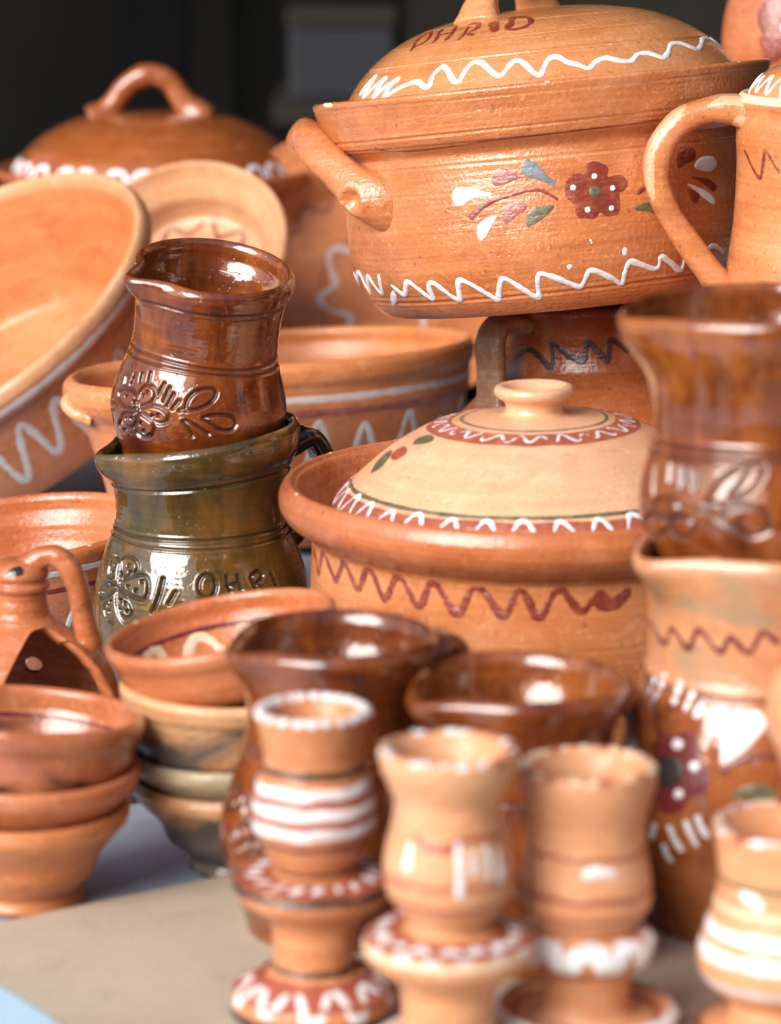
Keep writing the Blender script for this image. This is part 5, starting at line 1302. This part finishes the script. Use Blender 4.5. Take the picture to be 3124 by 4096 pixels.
# ---------------------------------------------------------------- cardboard and cloth on the table
def sheets():
    m, nt, p = new_mat('brown_cardboard')
    g = noise(nt, (3, 220, 5), 3); pa = noise(nt, (12, 12, 12), 3); gr = noise(nt, (900, 900, 900), 2)
    f = math2(nt, 'ADD', math2(nt, 'MULTIPLY', pa, 0.55), math2(nt, 'ADD', math2(nt, 'MULTIPLY', g, 0.15), math2(nt, 'MULTIPLY', gr, 0.3)))
    base = ramp(nt, f, [(0.3, (0.42, 0.33, 0.235)), (0.7, (0.56, 0.455, 0.34))])
    st_ = ramp(nt, noise(nt, (26, 26, 26), 5, 0.7, 1.5), [(0.56, 0.0), (0.70, 0.35)])
    base = mix(nt, st_, base, (0.30, 0.225, 0.16))
    fl = ramp(nt, noise(nt, (700, 160, 200), 2, 0.5), [(0.60, 0.0), (0.72, 0.45)])
    nt.links.new(mix(nt, fl, base, (0.24, 0.18, 0.12)), p.inputs['Base Color'])
    p.inputs['Roughness'].default_value = 0.85
    bump(nt, p, [(g, 0.0004), (gr, 0.00006)])
    def board(label, corner, ang, lx, ly, th, z):
        o = thing('cardboard_sheet', label, 'cardboard', (corner[0], corner[1], z), (0, 0, ang))
        me = bpy.data.meshes.new('liner')
        link('top_liner', box_mesh('top_liner', 0, lx, -ly, 0, th * 0.88, th, 0.0), m, o)
        link('bottom_liner', box_mesh('bottom_liner', 0, lx, -ly, 0, 0, th * 0.12, 0.0), m, o)
        # corrugated core
        n = int(ly / 0.0007)
        y = np.linspace(-ly + 0.0005, -0.0005, n)
        zc = th * 0.5 + th * 0.37 * np.sin(y * 2 * math.pi / 0.0072)
        V = np.vstack([np.stack([0 * y + 0.0004, y, zc], -1), np.stack([0 * y + lx - 0.0004, y, zc], -1)])
        i = np.arange(n - 1)
        link('corrugated_core', mesh_from('corrugated_core', V, np.stack([i, i + 1, n + i + 1, n + i], -1)), m, o)
    board('flat brown cardboard sheet under the front candlesticks', (-0.187, -0.379), 34.5, 0.52, 0.46, 0.0036, 0.0006)
    board('small scrap of cardboard behind the two bowl stacks', (-0.133, -0.130), 34.5, 0.10, 0.105, 0.0075, 0.0006)
    m2, nt, p = new_mat('light_blue_cloth')
    w = noise(nt, (700, 700, 700), 2)
    nt.links.new(ramp(nt, w, [(0.3, (0.38, 0.58, 0.72)), (0.7, (0.55, 0.74, 0.86))]), p.inputs['Base Color'])
    p.inputs['Roughness'].default_value = 0.9
    bump(nt, p, [(w, 0.0004)])
    n = 40
    X, Y = np.meshgrid(np.linspace(0, 0.5, n), np.linspace(-0.5, 0, n))
    Z = 0.0008 + 0.0004 * np.sin(X * 60) * np.sin(Y * 43 + 1)
    c = link('blue_cloth', mesh_from('blue_cloth', np.stack([X, Y, Z], -1).reshape(-1, 3), grid_faces(n, n, False)), m2)
    c.location = (-0.45, -0.40, 0.0004); c.rotation_euler = (0, 0, 0)
    c['label'] = 'light blue cloth peeping out below the cardboard at lower left'; c['category'] = 'cloth'
sheets()

#DECORATE_BEGIN
for key, d in DECOR.items():
    pot = POTS[key]
    for nm, mt, w, h, pts in d.get('strokes', []):
        stroke(pot, pts, w, M[mt], pot.obj, nm, h=h)
    flower = None
    for nm, mt, h, pts in d.get('blobs', []):
        sub = nm in ('painted_flower_centre', 'painted_dot') and flower is not None
        ob = blob(pot, pts, M[mt], flower if sub else pot.obj, nm, h=h)
        if nm == 'painted_flower':
            flower = ob
# nicks and rubbed spots on the lips
r3 = random.Random(77)
for pot, n, mt in ((pot_cass, 16, 'cream_slip'), (pot_tub, 12, 'cream_slip'), (pot_basin, 14, 'cream_slip'), (pot_pan, 8, 'cream_slip'), (pot_ohrid, 10, 'cream_slip'), (POTS['b1'], 8, 'cream_slip'), (POTS['c1'], 8, 'cream_slip'), (POTS['b2'], 6, 'umber_slip'), (pot_crock, 8, 'cream_slip')):
    tl = pot.s[pot.ilip]
    for i in range(n):
        a = r3.uniform(-180, 180); t = tl + r3.uniform(-0.016, 0.010) * 0.3 / pot.L * 0.3
        da = math.degrees(r3.uniform(0.0006, 0.0018) / pot.P[pot.ilip, 0]); dt = r3.uniform(0.0004, 0.0011) / pot.L
        blob(pot, [(a + da * math.cos(q) * r3.uniform(0.6, 1.3), t + dt * math.sin(q) * r3.uniform(0.6, 1.3)) for q in (0, 0.9, 1.8, 2.7, 3.6, 4.5, 5.4)], M[mt], pot.obj, 'rim_chip', h=0.0002)
# bands and zigzags that run round the whole pot
tz = lambda z: pot_clid.t_of_z(z)
paint_band(pot_clid, tz(0.0020), tz(0.0135), M['rose_slip'], creamlid_o, h=0.00025)
stroke(pot_clid, ring_pts(tz(0.0148), wob=0.002), 0.0026, M['green_slip'], creamlid_o, 'painted_ring', h=0.00035, closed=True)
stroke(pot_clid, zigzag(-178, 178, 32, tz(0.0050), tz(0.0138), 4, rnd=0.15), 0.0025, M['white_slip'], creamlid_o, 'painted_zigzag', h=0.0007)
tr = lambda r: pot_clid.t_of_r(r, False)
paint_band(pot_clid, tr(0.0515), tr(0.0385), M['rose_slip'], creamlid_o, h=0.00025)
stroke(pot_clid, ring_pts(tr(0.0345), wob=0.001), 0.0021, M['green_slip'], creamlid_o, 'painted_ring', h=0.00035, closed=True)
stroke(pot_clid, zigzag(-178, 182, 27, tr(0.0478), tr(0.0418), 6, rnd=0.2), 0.0024, M['white_slip'], creamlid_o, 'painted_zigzag', h=0.0006)
#DECORATE_END
